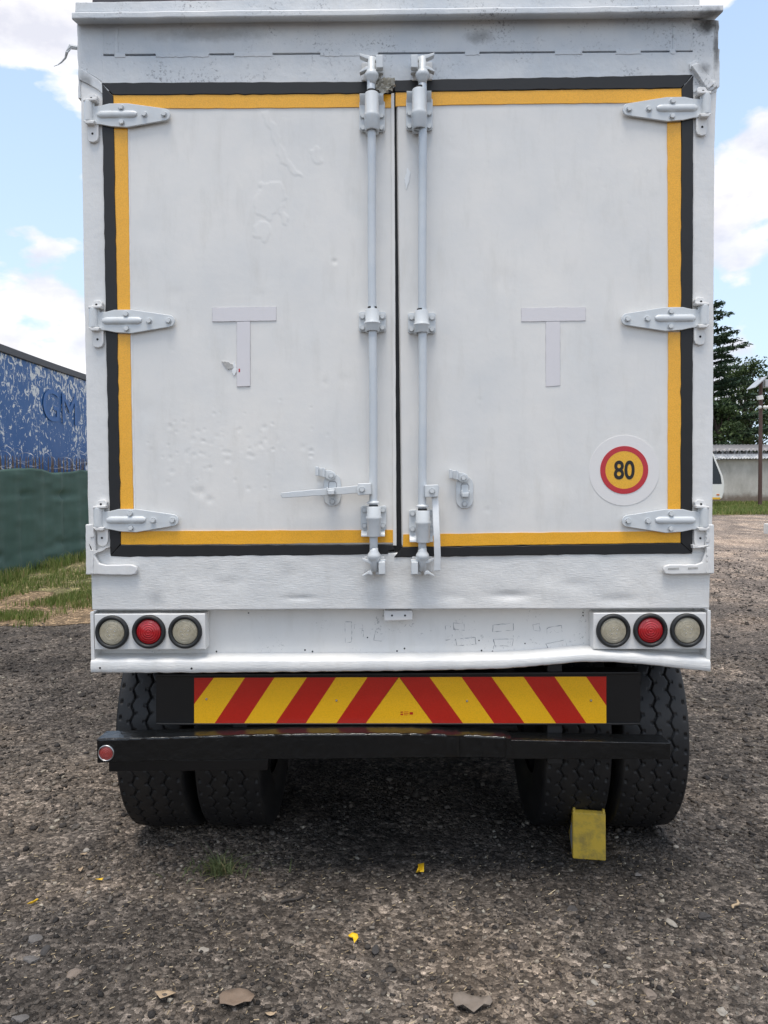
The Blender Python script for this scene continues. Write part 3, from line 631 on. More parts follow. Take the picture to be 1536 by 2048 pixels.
# -- hinges (strap, rib, knuckle bracket)
K = 1/511.0
def hinge_meshes(mir):
    g = -1 if mir else 1
    cv = lambda pts: [(g*(a-181)*K, -(b-228)*K) for a, b in pts]
    tip = [(331+12*math.cos(a), 235-12*math.sin(a)) for a in np.linspace(R(75), R(-75), 9)]
    st = MB(); st.prism(cv([(190, 217), (205, 216), (222, 212), (258, 212)]+tip+[(256, 259), (224, 257), (205, 253), (190, 252)]), -0.018, -0.0085)
    rb = MB(); n = 14
    for k in range(n+1):
        f = k/n; xx = 198+79*f; hw = 7.5*min(1, math.sin(math.pi*min(max(f, .02), .98))*4)**0.5
        for j in range(7):
            a = math.pi*j/6; rb.v.append((g*(xx-181)*K, -0.0175-0.0095*math.sin(a)*min(1, hw/7.5), -((234-hw*math.cos(a))-228)*K))
    for k in range(n):
        for j in range(6): rb.f.append((k*7+j, k*7+j+1, (k+1)*7+j+1, (k+1)*7+j))
    kn = MB(); kn.lathe([(0.0, -0.040), (0.0165, -0.040), (0.0175, -0.036), (0.0175, 0.034), (0.0165, 0.038), (0.0, 0.038)], (0, -0.018, 0), 'z', 20)
    kn.box(min(0, g*0.022), max(0, g*0.022), -0.019, -0.009, -0.034, 0.034)
    up = MB(); up.prism(cv([(177, 210), (178, 200), (182, 194), (194, 193), (199, 198), (198, 210)]), -0.020, -0.0005); up.prism(cv([(173, 206), (199, 204), (199, 210), (173, 211)]), -0.034, -0.0006)
    lo_ = MB(); lo_.prism(cv([(175, 249), (199, 249), (199, 276), (196, 284), (188, 287), (179, 285), (177, 276), (177, 262)]), -0.014, -0.0004); lo_.prism(cv([(172, 248), (196, 248), (193, 255), (178, 255)]), -0.034, -0.0007)
    caps = []
    for hx, hz, hy in ((187, 202, -0.0205), (187, 270, -0.0145)):
        cap = MB(); caps.append(cap); cap.lathe([(0.0001, hy), (0.0045, hy), (0.0045, hy+0.004)], (g*(hx-181)*K, 0, -(hz-228)*K), 'y', 12)
    ms = [b.mesh(n_, sm) for b, n_, sm in ((st, 'hinge', 0), (rb, 'hinge_rib', 1), (kn, 'hinge_knuckle', 0), (up, 'hinge_bracket', 0), (caps[0], 'bolt_hole', 0), (lo_, 'hinge_bracket', 0), (caps[1], 'bolt_hole', 0))]
    for m_, k_ in zip(ms, ('hardware', 'hardware', 'hardware', 'frame', 'hole', 'frame', 'hole')): m_.materials.append(M[k_])
    bl = [(g*(a-181)*K, -(b-228)*K) for a, b in ((246, 221), (247, 250), (292, 235), (331, 235))]
    return ms, bl
HM = {0: hinge_meshes(0), 1: hinge_meshes(1)}
for mir, px, py in ((0, 181, 228), (0, 191, 638), (0, 200, 1034), (1, 1408, 214), (1, 1404, 632), (1, 1404, 1034)):
    x, z = W(px, py); ms, bl = HM[mir]
    h = link('hinge', ms[0], None, T, 0.0022, 2, (x, 0, z)); 
    for m_, n_, bv in ((ms[1], 'hinge_rib', 0), (ms[2], 'hinge_knuckle', 0.0015), (ms[3], 'hinge_bracket', 0.003), (ms[4], 'bolt_hole', 0), (ms[5], 'hinge_bracket', 0.003), (ms[6], 'bolt_hole', 0)): link(n_, m_, None, h, bv)
    for bx_, bz_ in bl:
        o = bpy.data.objects.new('bolt', BOLT); C.objects.link(o); o.parent = h; o.location = (bx_, -0.0178, bz_); o.rotation_euler = (0, random.uniform(0, 1), 0)

# -- lock rods
RY = -0.052
def guide(rod, plate, collar, rodpx, ears=None, bolts=True):
    (x0, y0, x1, y1) = plate; mid = (x0+x1)/2
    c = 3
    mb = MB(); mb.prism(PX([(x0+c, y0), (x1-c, y0), (x1, y0+c), (x1, y1-c), (x1-c, y1), (x0+c, y1), (x0, y1-c), (x0, y0+c)]), -0.016, -0.0030)
    g = mb.build('rod_guide', 'hardware', rod, 0.002)
    xx, zt = W(rodpx, collar[0], RY); _, zb = W(rodpx, collar[1], RY); L_ = zt-zb
    mb = MB(); rp = [(0.020, 0), (0.0255, 0), (0.0265, -0.003), (0.0265, -L_*0.52), (0.0305, -L_*0.58), (0.0315, -L_*0.64), (0.0275, -L_*0.70), (0.0275, -L_+0.002), (0.026, -L_), (0.020, -L_)]
    if collar[2] < 0: rp = [(r_, -L_-h_) for r_, h_ in rp][::-1]
    mb.lathe(rp, (xx, RY, zt), 'z', 28)
    mb.box(xx-0.0262, xx+0.0262, RY, -0.010, zb+0.003, zt-0.003)
    o = mb.build('guide_collar', 'hardware', rod, smooth=False); o.data.shade_smooth(); e = o.modifiers.new('es', 'EDGE_SPLIT'); e.split_angle = R(40)
    if ears:
        ey0, ey1, d = ears
        for sx0, sx1 in ((x0+1, rodpx-12), (rodpx+12, x1-3)):
            za, zb_ = WZ(mid, ey0), WZ(mid, ey1); xa, xb = WX(sx0, ey0), WX(sx1, ey0); mb = MB()
            n = 6
            for k in range(n+1):
                f = k/n; yy = -0.016-0.020*math.sin(f*math.pi/2); zz = zb_+(za-zb_)*f
                mb.v += [(xa, yy, zz), (xb, yy, zz), (xb, yy+0.006, zz), (xa, yy+0.006, zz)]
            for k in range(n):
                for j in range(4): mb.f.append((k*4+j, k*4+(j+1) % 4, (k+1)*4+(j+1) % 4, (k+1)*4+j))
            mb.f += [(3, 2, 1, 0), tuple(n*4+j for j in range(4))]
            mb.build('guide_ear', 'hardware', rod, 0.001)
    if bolts:
        by = bolts if isinstance(bolts, tuple) else (y0+9, y1-9)
        for bx_ in (x0+7, x1-7):
            for b_ in by:
                x, z = W(bx_, b_, -0.016); bolt(rod, x, z, -0.0158)
def cam(rod, px, py, up_, blockside):
    """claw on the rod's end and the keeper it hooks into"""
    s = 1 if up_ else -1; x, z = W(px, py, RY)
    mb = MB(); mb.lathe([(0.0, -0.055), (0.016, -0.055), (0.017, -0.042), (0.026, -0.03), (0.0275, -0.018), (0.021, -0.008), (0.0155, 0.0), (0.0145, 0.045), (0.0, 0.047)] if up_ else
                        [(0.0, 0.055), (0.016, 0.055), (0.017, 0.042), (0.025, 0.03), (0.0265, 0.018), (0.020, 0.008), (0.0155, 0.0), (0.0145, -0.035), (0.0, -0.037)], (x, RY, z), 'z', 20)
    o = mb.build('cam_hub', 'hardware', rod); o.data.shade_smooth()
    b = blockside
    for zz in (0.0, s*0.042):                          # forked claw
        t = s if zz else -s; mb = MB()
        mb.prism([(x-b*0.006, z+zz-0.008), (x-b*0.022, z+zz-0.004), (x-b*0.044, z+zz+t*0.010-0.004), (x-b*0.046, z+zz+t*0.013+0.004), (x-b*0.020, z+zz+0.009), (x-b*0.006, z+zz+0.008)], RY-0.010, RY+0.016); mb.build('cam_claw', 'hardware', rod, 0.002); mb = MB()
        mb.prism([(x+b*0.006, z+zz-0.007), (x+b*0.044, z+zz-0.006+t*0.004), (x+b*0.046, z+zz+0.004+t*0.006), (x+b*0.006, z+zz+0.007)], RY+0.002, RY+0.022); mb.build('cam_claw', 'hardware', rod, 0.002)
    mb = MB(); mb.box(x-0.040, x+0.040, -0.016, -0.005, z-0.020 if up_ else z-0.046, z+0.050 if up_ else z+0.018); mb.build('keeper_plate', 'frame', rod, 0.004)
    xb0, xb1 = sorted((x+b*0.018, x+b*0.044)); zc = z+s*0.022
    mb = MB(); mb.box(xb0, xb1, RY-0.020, -0.014, zc-0.024, zc+0.024); mb.build('keeper_block', 'hardware', rod, 0.0025)
def rod(px0, py0, px1, py1):
    a, b = W(px0, py0, RY), W(px1, py1, RY); mb = MB()
    n = 24; mb.tube([(a[0]+(b[0]-a[0])*k/n+0.0012*math.sin(k*0.5), RY+0.002*math.sin(k*0.4), a[1]+(b[1]-a[1])*k/n) for k in range(n+1)], 0.0160, 20)
    o = mb.build('lock_rod', 'rod', T); o.data.shade_smooth(); return o
r1 = rod(742, 150, 748, 1118); r2 = rod(845, 150, 845, 1120)
r1['label'] = 'left lock rod with its handle lying sideways'; r2['label'] = 'right lock rod with its handle hanging down'
guide(r1, (719, 205, 770, 266), (187, 262, 1), 743.5, (196, 214, 1), (233, 257)); guide(r2, (812, 200, 865, 263), (180, 259, 1), 838, (191, 209, 1), (228, 254))
guide(r1, (718, 625, 772, 665), (619, 663, 1), 744.5); guide(r2, (816, 627, 871, 668), (622, 666, 1), 843)
guide(r1, (722, 1011, 773, 1060), (1013, 1073, -1), 747.5, (1072, 1060, -1), (1020, 1051)); guide(r2, (818, 1019, 868, 1072), (1021, 1085, -1), 846, (1083, 1070, -1), (1027, 1058))
for r_, px, py in ((r1, 743, 183), (r2, 840, 176), (r1, 744.5, 616), (r2, 843, 620), (r1, 747, 1012), (r2, 845, 1019)):
    x, z = W(px, py, RY); mb = MB(); mb.lathe([(0.0, -0.005), (0.0178, -0.005), (0.0178, 0.004), (0.0, 0.004)], (x, RY, z), 'z', 20); mb.build('worn_ring', 'chassis', r_)
for r_, px, py in ((r1, 746.5, 1005), (r2, 845, 1012)):
    x, z = W(px, py, RY); mb = MB(); mb.lathe([(0.0, 0.006), (0.020, 0.005), (0.0245, 0.0), (0.0245, -0.004), (0.0, -0.005)], (x, RY, z), 'z', 20); mb.build('rod_collar', 'hardware', r_)
cam(r1, 743, 140, True, 1); cam(r2, 845, 139, True, -1); cam(r1, 748, 1124, False, 1); cam(r2, 845, 1124, False, -1)
# handles
def handle(r_, blk, bar, pivot):
    mb = MB(); mb.prism(PX(blk, -0.07), -0.082, -0.03); mb.build('handle_bracket', 'hardware', r_, 0.003)
    x, z = W(*pivot, -0.082); bolt(r_, x, z, -0.0815)
mb = MB(); mb.prism(rough_poly(PX([(718, 971), (563, 985), (562, 990), (565, 996), (718, 986)], -0.055), 0.02, 0.0005, 3), -0.062, -0.052); mb.build('handle', 'hardware', r1, 0.002)
handle(r1, [(716, 967), (742, 966), (743, 989), (716, 991), (713, 979)], None, (724, 979))
handle(r2, [(849, 970), (876, 969), (878, 976), (876, 994), (850, 995)], None, (864, 982))
mb = MB(); pts = [(868, 985, -0.055), (871, 1005, -0.062), (872, 1040, -0.082), (874, 1080, -0.086), (875, 1110, -0.076), (874, 1142, -0.068)]
for px, py, yy in pts:
    x, z = W(px, py, yy); hw = 0.0125
    mb.v += [(x-hw, yy-0.005, z), (x+hw, yy-0.005, z), (x+hw, yy+0.005, z), (x-hw, yy+0.005, z)]
for k in range(len(pts)-1):
    for j in range(4): mb.f.append((k*4+j, k*4+(j+1) % 4, (k+1)*4+(j+1) % 4, (k+1)*4+j))
mb.f += [(3, 2, 1, 0), tuple((len(pts)-1)*4+j for j in range(4))]
mb.build('handle', 'thickpaint', r2, 0.0035)
# handle catches
def catch(ox, oy, closed):
    mk = lambda pts: PX([(a+ox, b+oy) for a, b in pts])
    ov = [(17+17*math.cos(a), 17-17*math.sin(a)) for a in np.linspace(0, math.pi, 11)]+[(17+17*math.cos(a), 48-17*math.sin(a)) for a in np.linspace(math.pi, 2*math.pi, 11)]
    mb = MB(); mb.prism(mk(ov), -0.008, -0.0030); o = mb.build('handle_catch', 'hardware', T, 0.0015)
    mb = MB(); mb.prism(mk([(9, 19), (11, 15), (23, 15), (26, 19), (26, 40), (9, 40)]), -0.0095, -0.006); mb.build('catch_slot', 'dirt', o, 0.001)
    mb = MB(); mb.prism(mk([(10.5, 20), (12, 17), (22, 17), (24.5, 20), (24.5, 39), (10.5, 39)]), -0.0105, -0.006); mb.build('slot_face', 'hardware', o, 0.0005)
    lp = [(-14, -11), (0, -11), (4, -7), (14, -6), (22, -2), (24, 6), (20, 12), (12, 13), (4, 9), (-2, 7), (-14, 4)]
    mb = MB(); mb.prism(mk(lp), -0.024, -0.012); mb.build('catch_latch', 'hardware', o, 0.002)
    mb = MB(); mb.prism(mk([(-15, -13), (-9, -13), (-9, 5), (-15, 5)]), -0.042, -0.016); mb.prism(mk([(0, -12), (4, -8), (3, 8), (-2, 7)]), -0.036, -0.016); mb.build('latch_lug', 'hardware', o, 0.002)
    for bx_, by_, yb in ((15, 4, -0.0238), (17, 56, -0.008)):
        x, z = W(bx_+ox, by_+oy, yb); bolt(o, x, z, yb+0.0003)
    hy = -0.075 if closed else -0.045
    mb = MB(); mb.prism(mk([(8, 34), (26, 33), (25, 39), (22, 42), (11, 42)]), hy, -0.008); mb.prism(mk([(8, 28), (11, 28), (12, 40), (9, 40)]), hy, hy+0.010); mb.prism(mk([(23, 28), (26, 28), (25, 40), (22, 40)]), hy, hy+0.010); mb.build('catch_hook', 'hardware', o, 0.002)
catch(648, 947, True); catch(912, 952, False)
# torn wrapping caught over the top of the gap
mb = MB(); rr = random.Random(9); g_ = 9
for j in range(g_+1):
    for i in range(g_+1):
        px, py = 752+38*i/g_-(6 if j > 6 else 0)*(i > 6), 160+27*j/g_+(4-abs(i-4))*1.0*(j/g_); x, z = W(px, py, -0.02)
        mb.v.append((x+rr.gauss(0, .002), -0.020-0.022*abs(math.sin(i*1.3+j*0.9))+rr.gauss(0, 0.004), z+rr.gauss(0, .002)))
for j in range(g_):
    for i in range(g_):
        if (i, j) in ((0, 0), (8, 8), (7, 8), (0, 8), (8, 2)): continue
        mb.f.append((j*(g_+1)+i, j*(g_+1)+i+1, (j+1)*(g_+1)+i+1, (j+1)*(g_+1)+i))
o = mb.build('torn_wrapping', plain('grey_wrapping', (0.52, 0.50, 0.44), 0.6, 0.3, 30, 0.3), T); o.modifiers.new('s', 'SOLIDIFY').thickness = 0.001

# -- lower sill beam with dents
def sill():
    nxg, nzg = 420, 46; u = np.linspace(0, 1, nxg)[None].repeat(nzg, 0); v = np.linspace(0, 1, nzg)[:, None].repeat(nxg, 1)
    (xa, zt0), (xb, zt1), (xc, zb1), (xd, zb0) = PX([(177, 1106), (1425, 1103), (1423, 1220), (180, 1223)], -0.012)
    X = (xa*(1-u)+xb*u)*(1-v)+(xd*(1-u)+xc*u)*v; Z = (zt0*(1-u)+zt1*u)*(1-v)+(zb0*(1-u)+zb1*u)*v
    Y = -0.004+smooth_noise2(X+8, Z+3, 81, 0.3)*0.0016+smooth_noise2(X+8, Z+3, 82, 0.06)*0.0007
    for px, py, rx, rz, d in ((312, 1215, .03, .05, .010), (600, 1197, .06, .010, .004), (1020, 1192, .07, .016, .007), (1150, 1170, .05, .02, .003), (900, 1195, .06, .02, .003), (745, 1165, .02, .02, .002), (1240, 1200, .08, .02, .004), (460, 1165, .05, .02, .002)):
        dx, dz = W(px, py, -0.012); Y += d*np.exp(-((X-dx)/rx)**2-((Z-dz)/rz)**2)
    Z = Z-np.where(v > 0.9, 1, 0)*smooth_noise2(X+8, X*0+2, 84, 0.35)*0.0012
    edge = (u < 1e-6) | (u > 1-1e-6) | (v > 1-1e-6) | (v < 1e-6); Y = np.where(edge, 0.055, Y)
    rnd = v > 1-1.6/nzg; 
    id_ = np.arange(nxg*nzg).reshape(nzg, nxg); Fd = np.stack([id_[:-1, :-1], id_[1:, :-1], id_[1:, 1:], id_[:-1, 1:]], -1).reshape(-1, 4)
    me = fast_mesh('sill_beam', np.stack([X, Y, Z], -1).reshape(-1, 3), Fd); me.shade_smooth(); return link('sill_beam', me, 'sill', T)
sill()
mb = MB(); x0_, z1_ = W(179, 1108, 0.1); x1_, z0_ = W(1424, 1219, 0.05); mb.box(XL+0.005, XR-0.005, 0.056, 0.12, z0_+0.004, z1_); mb.build('sill_core', 'frame', T)
# corner L-brackets
quad([(170, 1049), (188, 1049), (190, 1112), (198, 1126), (212, 1130), (262, 1129), (272, 1132), (275, 1140), (271, 1149), (262, 1151), (171, 1149)], -0.026, -0.008, 'corner_bracket', 'frame', bev=0.005, rough=0.0006, step=0.02, seed=3)
quad([(1429, 1049), (1412, 1049), (1412, 1104), (1405, 1124), (1392, 1129), (1340, 1129), (1329, 1132), (1326, 1140), (1331, 1148), (1340, 1149), (1429, 1148)], -0.026, -0.008, 'corner_bracket', 'frame', bev=0.005, rough=0.0006, step=0.02, seed=4)
for q in ([(1336, 1136), (1358, 1135), (1358, 1139), (1336, 1140)], [(1376, 1135), (1396, 1134), (1396, 1138), (1376, 1139)]): quad(q, -0.0268, -0.02, 'slot', 'scuff', bev=0)
for i, q in enumerate(([(180, 1090), (186, 1104), (200, 1098), (214, 1092), (216, 1096), (200, 1103), (184, 1110)], [(1385, 1090), (1400, 1093), (1418, 1089), (1418, 1093), (1400, 1097), (1386, 1096)])):
    quad(q, -0.027 if i == 0 else -0.0285, 0.002, 'weld_bead', 'frame', bev=0.002, rough=0.0014, step=0.007, seed=50+i)
for i, (px, ya, yb) in enumerate(((183, 1050, 1075), (183, 1100, 1147), (1415, 1060, 1085), (1416, 1095, 1147))):
    quad([(px-2, ya), (px+3, ya), (px+4, yb), (px-2, yb)], -0.0295, -0.01, 'weld_bead', 'frame', bev=0.002, rough=0.0016, step=0.007, seed=60+i)

# -- recessed lower panel, end plates, channel with the bent right half
LP = 0.065
quad([(190, 1218), (1418, 1216), (1418, 1322), (190, 1326)], LP, LP+0.03, 'lower_panel', 'lower', bev=0)
quad([(180, 1224), (187, 1224), (189, 1322), (182, 1322)], -0.004, LP, 'end_plate', 'frame', bev=0.002); quad([(1415, 1221), (1422, 1221), (1421, 1320), (1413, 1320)], -0.004, LP, 'end_plate', 'frame', bev=0.002)
top = [(182, 1321), (400, 1320), (800, 1319), (1000, 1317), (1070, 1314), (1130, 1309), (1180, 1305.5), (1260, 1309), (1340, 1315), (1421, 1320)]
bot = [(182, 1346), (400, 1346), (800, 1342), (960, 1339), (1000, 1338), (1070, 1333), (1100, 1330), (1160, 1324), (1220, 1324), (1300, 1330), (1421, 1344)]
mb = MB(); n = 110
for k in range(n+1):
    px = 181+(1421-181)*k/n; yt = np.interp(px, [a for a, b in top], [b for a, b in top]); yb = np.interp(px, [a for a, b in bot], [b for a, b in bot])
    bulge = 0.022*math.exp(-((px-1175)/95)**2); yf = -0.012-bulge; j = 0.0006*math.sin(k*1.7)+random.gauss(0, 0.0004)*(2.5 if 960 < px < 1090 else 1)
    x, zt = W(px, yt, yf); _, zb = W(px, yb, yf); _, zr = W(px, yt-3, yf); m_ = (zt-zb)
    mb.v += [(x, LP-0.001, zt+0.012), (x, LP*0.5, zt+0.010+j), (x, yf+0.012, zt+0.002+j), (x, yf+0.003, zt-0.003+j), (x, yf+j, zt-0.010), (x, yf-j-0.001, zb+m_*0.4), (x, yf+j, zb+0.004+j), (x, yf+0.004, zb+j), (x, LP-0.001, zb+0.004)]
for k in range(n):
    for j in range(8): mb.f.append((k*9+j, k*9+j+1, (k+1)*9+j+1, (k+1)*9+j))
mb.f += [tuple(range(9)), tuple(n*9+k for k in range(8, -1, -1))]
o = mb.build('rear_channel', 'sill', T); o.data.shade_smooth(); e = o.modifiers.new('es', 'EDGE_SPLIT'); e.split_angle = R(55)
# marks of removed stickers and holes on the panel
ghost = [[(690, 1244), (703, 1244), (703, 1283), (691, 1285)], [(709, 1250), (725, 1250), (725, 1257), (709, 1257)], [(752, 1258), (760, 1258), (762, 1282), (748, 1280)], [(724, 1260), (727, 1262), (726, 1274), (722, 1270)],
         [(907, 1246), (928, 1248), (928, 1260), (908, 1258)], [(911, 1278), (950, 1275), (951, 1288), (914, 1291)], [(986, 1250), (1026, 1247), (1026, 1260), (986, 1263)], [(987, 1279), (1026, 1278), (1024, 1292), (990, 1291)],
         [(1094, 1258), (1098, 1255), (1122, 1251), (1124, 1263), (1112, 1265), (1108, 1260), (1094, 1268)], [(1092, 1288), (1130, 1280), (1133, 1292), (1098, 1298)], [(891, 1252), (901, 1252), (899, 1262), (896, 1266), (901, 1278), (892, 1280)], [(1066, 1250), (1078, 1247), (1080, 1262), (1068, 1260)]]
for i, q in enumerate(ghost):
    p = PX(q, LP); cx_ = sum(a for a, b in p)/len(p); cz_ = sum(b for a, b in p)/len(p)
    mb = MB(); mb.prism(rough_poly([(cx_+(a-cx_)*1.03+math.copysign(.0006, a-cx_), cz_+(b-cz_)*1.03+math.copysign(.0006, b-cz_)) for a, b in p], 0.008, 0.0008, i), LP-0.0006, LP+0.002); mb.build('sticker_edge', 'dirt', T)
    mb = MB(); mb.prism(rough_poly(p, 0.01, 0.0006, i+50), LP-0.0016, LP+0.002); mb.build('sticker_ghost', 'lower', T)
for px, py in ((497, 1226), (433, 1303), (735, 1275), (610, 1300), (625, 1303), (794, 1302), (809, 1297), (810, 1226), (958, 1281), (963, 1301), (985, 1303), (1050, 1287), (375, 1308), (1166, 1231), (1166, 1225), (770, 1318)): hole(T, px, py, LP, 0.0035 if py > 1290 else 0.0028)
for px, py in ((383, 1337), (200, 1336)): hole(T, px, py, -0.0135, 0.004)
quad([(768, 1221), (825, 1221), (825, 1240), (768, 1242)], 0.012, LP-0.002, 'lamp_bracket', 'frame', bev=0.003)
for px in (784, 810): hole(T, px, 1231, 0.012, 0.004)
# -- lamp housings
def housing(x0, x1, y0, y1):
    (xa, zt), (xb, zb) = W(x0, y0, -0.006), W(x1, y1, -0.006)
    mb = MB(); mb.box(xa, xb, -0.006, LP-0.001, zb, zt); return mb.build('lamp_housing', 'frame', T, 0.004)
housing(188, 411, 1228, 1299); housing(1187, 1413, 1226, 1298)
LR = 34.0*K
def lamp(px, py, lens, lab):
    x, z = W(px, py, -0.006)
    mb = MB(); mb.lathe([(LR*1.0, 0.004), (LR*1.01, -0.006), (LR*0.97, -0.0125), (LR*0.88, -0.0155), (LR*0.80, -0.013), (LR*0.755, -0.007), (LR*0.75, 0.0)], (x, -0.007, z), 'y', 48)
    o = mb.build('tail_lamp', 'rimrubber', T, loc=(x, -0.007, z)); o.data.shade_smooth(); o['label'] = lab
    mb = MB(); r = LR*0.75
    rings = [(0.0001, -0.0125)]+[(r*(0.03+0.93*k/60), -0.0125+0.004*(k/60)**3-(0.0007*(k % 4 < 2) if (lens == 'lensC' and k > 30) else 0.0)) for k in range(61)]+[(r, -0.002)]
    mb.lathe(rings if lens == 'lensC' else [(0.0001, -0.0125), (r*0.30, -0.0123), (r*0.34, -0.0118), (r*0.62, -0.0112), (r*0.66, -0.0102), (r*0.88, -0.0088), (r*0.95, -0.006), (r, -0.002)], (x, -0.007, z), 'y', 48)
    l = mb.build('lens', lens, o); l.data.shade_smooth()
    mb = MB()
    for k in range(5):
        a = k*1.257+0.4; mb.lathe([(0.0001, -0.0138), (0.0022, -0.0132), (0.0026, -0.011)], (x+math.cos(a)*r*0.30, -0.007, z+math.sin(a)*r*0.26), 'y', 8)
    mb.build('led_spot', 'scuff' if lens == 'lensC' else lens, o)['kind'] = 'stuff'
for px, py, l in ((225, 1264, 'lensC'), (298.5, 1263, 'lensR'), (371, 1263, 'lensC'), (1226, 1261, 'lensC'), (1300, 1260, 'lensR'), (1373.5, 1260, 'lensC')):
    lamp(px, py, l, 'round red lamp in black rubber' if l == 'lensR' else 'round dusty clear lamp in black rubber')

# -- black mounting plate and striped board
PY = 0.050
quad([(312, 1352), (1281, 1347), (1281, 1449), (312, 1449)], PY, PY+0.006, 'mounting_plate', 'plate', bev=0.001)
quad([(312, 1349), (1281, 1344), (1281, 1349), (312, 1354)], PY-0.012, PY+0.08, 'plate_flange', 'plate', bev=0.002); quad([(312, 1447), (1281, 1447), (1281, 1450.5), (312, 1450.5)], PY-0.012, PY+0.03, 'plate_flange', 'plate', bev=0.002)
BY = PY-0.006
brd = quad([(388, 1354.5), (1213, 1352), (1213, 1448.5), (388, 1447)], BY, PY-0.001, 'striped_board', 'plate', bev=0)
brd['label'] = 'red and yellow striped warning board'
sy0, sy1 = 1356, 1447
tops = [(388, 'R', 428), (428, 'Y', 490), (490, 'R', 549), (549, 'Y', 614), (614, 'R', 672), (672, 'Y', 735), (735, 'R', 797)]
bots = [None, (388, 429), (429, 488), (488, 551), (551, 611), (611, 672), (672, 731)]
def stripe(q, c, i): 
    mb = MB(); mb.prism(PX(q, BY), BY-0.0012-0.0001*(i % 2), BY-0.0002); mb.build('stripe', 'chevR' if c == 'R' else 'chevY', brd)
yT = lambda x: 1355.5-(x-388)*0.0030
yB = lambda x: 1447.0+(x-388)*0.0012
stripe([(388.5, yT(388)), (428, yT(428)), (388.5, 1408)], 'R', 0)
stripe([(428, yT(428)), (490, yT(490)), (429, yB(429)), (388.5, yB(388)), (388.5, 1408)], 'Y', 1)
for i, (a, b, c, d, k) in enumerate([(490, 549, 488, 429, 'R'), (549, 614, 551, 488, 'Y'), (614, 672, 611, 551, 'R'), (672, 735, 672, 611, 'Y'), (735, 797, 731, 672, 'R')]):
    stripe([(a, yT(a)), (b, yT(b)), (c, yB(c)), (d, yB(d))], k, i)
stripe([(798, yT(798)), (866, yB(866)), (731, yB(731))], 'Y', 1)
for i, (a, b, c, d, k) in enumerate([(799, 859, 927, 866, 'R'), (859, 923, 989, 927, 'Y'), (923, 983, 1050, 989, 'R'), (983, 1047, 1113, 1050, 'Y'), (1047, 1109, 1174, 1113, 'R')]):
    stripe([(a, yT(a)), (b, yT(b)), (c, yB(c)), (d, yB(d))], k, i)
stripe([(1109, yT(1109)), (1172, yT(1172)), (1212.5, 1411), (1212.5, yB(1212)), (1174, yB(1174))], 'Y', 1)
stripe([(1172, yT(1172)), (1212.5, yT(1212)), (1212.5, 1411)], 'R', 0)
for px, py in ((413, 1398), (673, 1401), (934, 1402), (1182, 1401)):
    x, z = W(px, py, BY); mb = MB(); mb.lathe([(0.0001, -0.0045), (0.003, -0.004), (0.0052, -0.001)], (x, BY, z), 'y', 12); mb.build('rivet', 'steel', brd)
for (a, b, c, d) in ((801, 1423, 806, 1425), (801, 1427, 806, 1430), (808, 1423, 817, 1424), (808, 1426, 817, 1427), (808, 1429, 815, 1430), (819, 1424, 826, 1429)):
    mb = MB(); (xa, za), (xb, zb) = W(a, b, BY), W(c, d, BY); mb.box(xa, xb, BY-0.0018, BY-0.0011, zb, za); mb.build('printed_mark', 'chevR', brd)
quad([(388, 1449.5), (1030, 1449), (1040, 1463), (640, 1461), (400, 1462)], PY+0.10, PY+0.18, 'cross_tube', 'chassis', bev=0.01)
# -- bumper
def beam():
    mb = MB(); n = 130
    ks = [(195, 1478, 1527), (330, 1474, 1522), (560, 1468, 1519), (700, 1467, 1518), (820, 1467, 1516), (900, 1469, 1515), (1010, 1474, 1516), (1024, 1477, 1518)]
    for k in range(n+1):
        px = 194+(1022-194)*k/n; zt, zb = [np.interp(px, [q[0] for q in ks], [q[i] for q in ks]) for i in (1, 2)]
        d = -0.06+0.012*math.exp(-((px-930)/60)**2)+random.gauss(0, 0.0006)*(3 if px > 820 else 1)
        x, zt = W(px, zt, d); _, zb = W(px, zb, d); j = random.gauss(0, 0.0007)*(3 if px > 830 else 0.7)
        mb.v += [(x, d+0.10, zt), (x, d+0.012, zt+j), (x, d+0.004, zt+j-0.0006), (x, d, zt-0.004), (x, d, zt-0.010), (x, d+j*2, (zt+zb)/2), (x, d, zb+0.010), (x, d, zb+0.003), (x, d+0.006, zb+j), (x, d+0.10, zb)]
    for k in range(n):
        for j in range(10): mb.f.append((k*10+j, k*10+(j+1) % 10, (k+1)*10+(j+1) % 10, (k+1)*10+j))
    mb.f += [tuple(range(10)), tuple(n*10+k for k in range(9, -1, -1))]
    o = mb.build('bumper', 'blackpaint', T); o.data.shade_smooth(); e = o.modifiers.new('es', 'EDGE_SPLIT'); e.split_angle = R(50); return o
bump_ = beam()
quad([(1016, 1480), (1341, 1486), (1341, 1519), (1016, 1518)], -0.055, 0.05, 'bumper_extension', 'blackpaint', bump_, 0.003)
quad([(1010, 1474), (1021, 1476), (1024, 1500), (1020, 1519), (1011, 1517), (1014, 1495)], -0.064, -0.03, 'weld_bead', 'blackpaint', bump_, 0.003, 0.0022, 0.006, 5)
quad([(217, 1520), (537, 1518), (535, 1541), (217, 1544)], -0.02, 0.06, 'bumper_doubler', 'plate', bump_, 0.004)
for px in (480, 1110):
    x = WX(px, 1480, 0.05); mb = MB(); mb.box(x-0.03, x+0.03, 0.056, 0.14, WZ(800, 1530, 0.05), ZB+0.05); mb.build('bumper_bracket', 'chassis', T, 0.004)
x, z = W(212.5, 1506, -0.062); mb = MB(); mb.lathe([(0.032, 0.006), (0.032, -0.003), (0.030, -0.006), (0.0275, -0.005), (0.027, 0.0)], (x, -0.062, z), 'y', 32)
o = mb.build('reflector', 'steel', T, loc=(x, -0.062, z)); o.data.shade_smooth(); o['label'] = 'round scuffed red reflector at the bumper end'
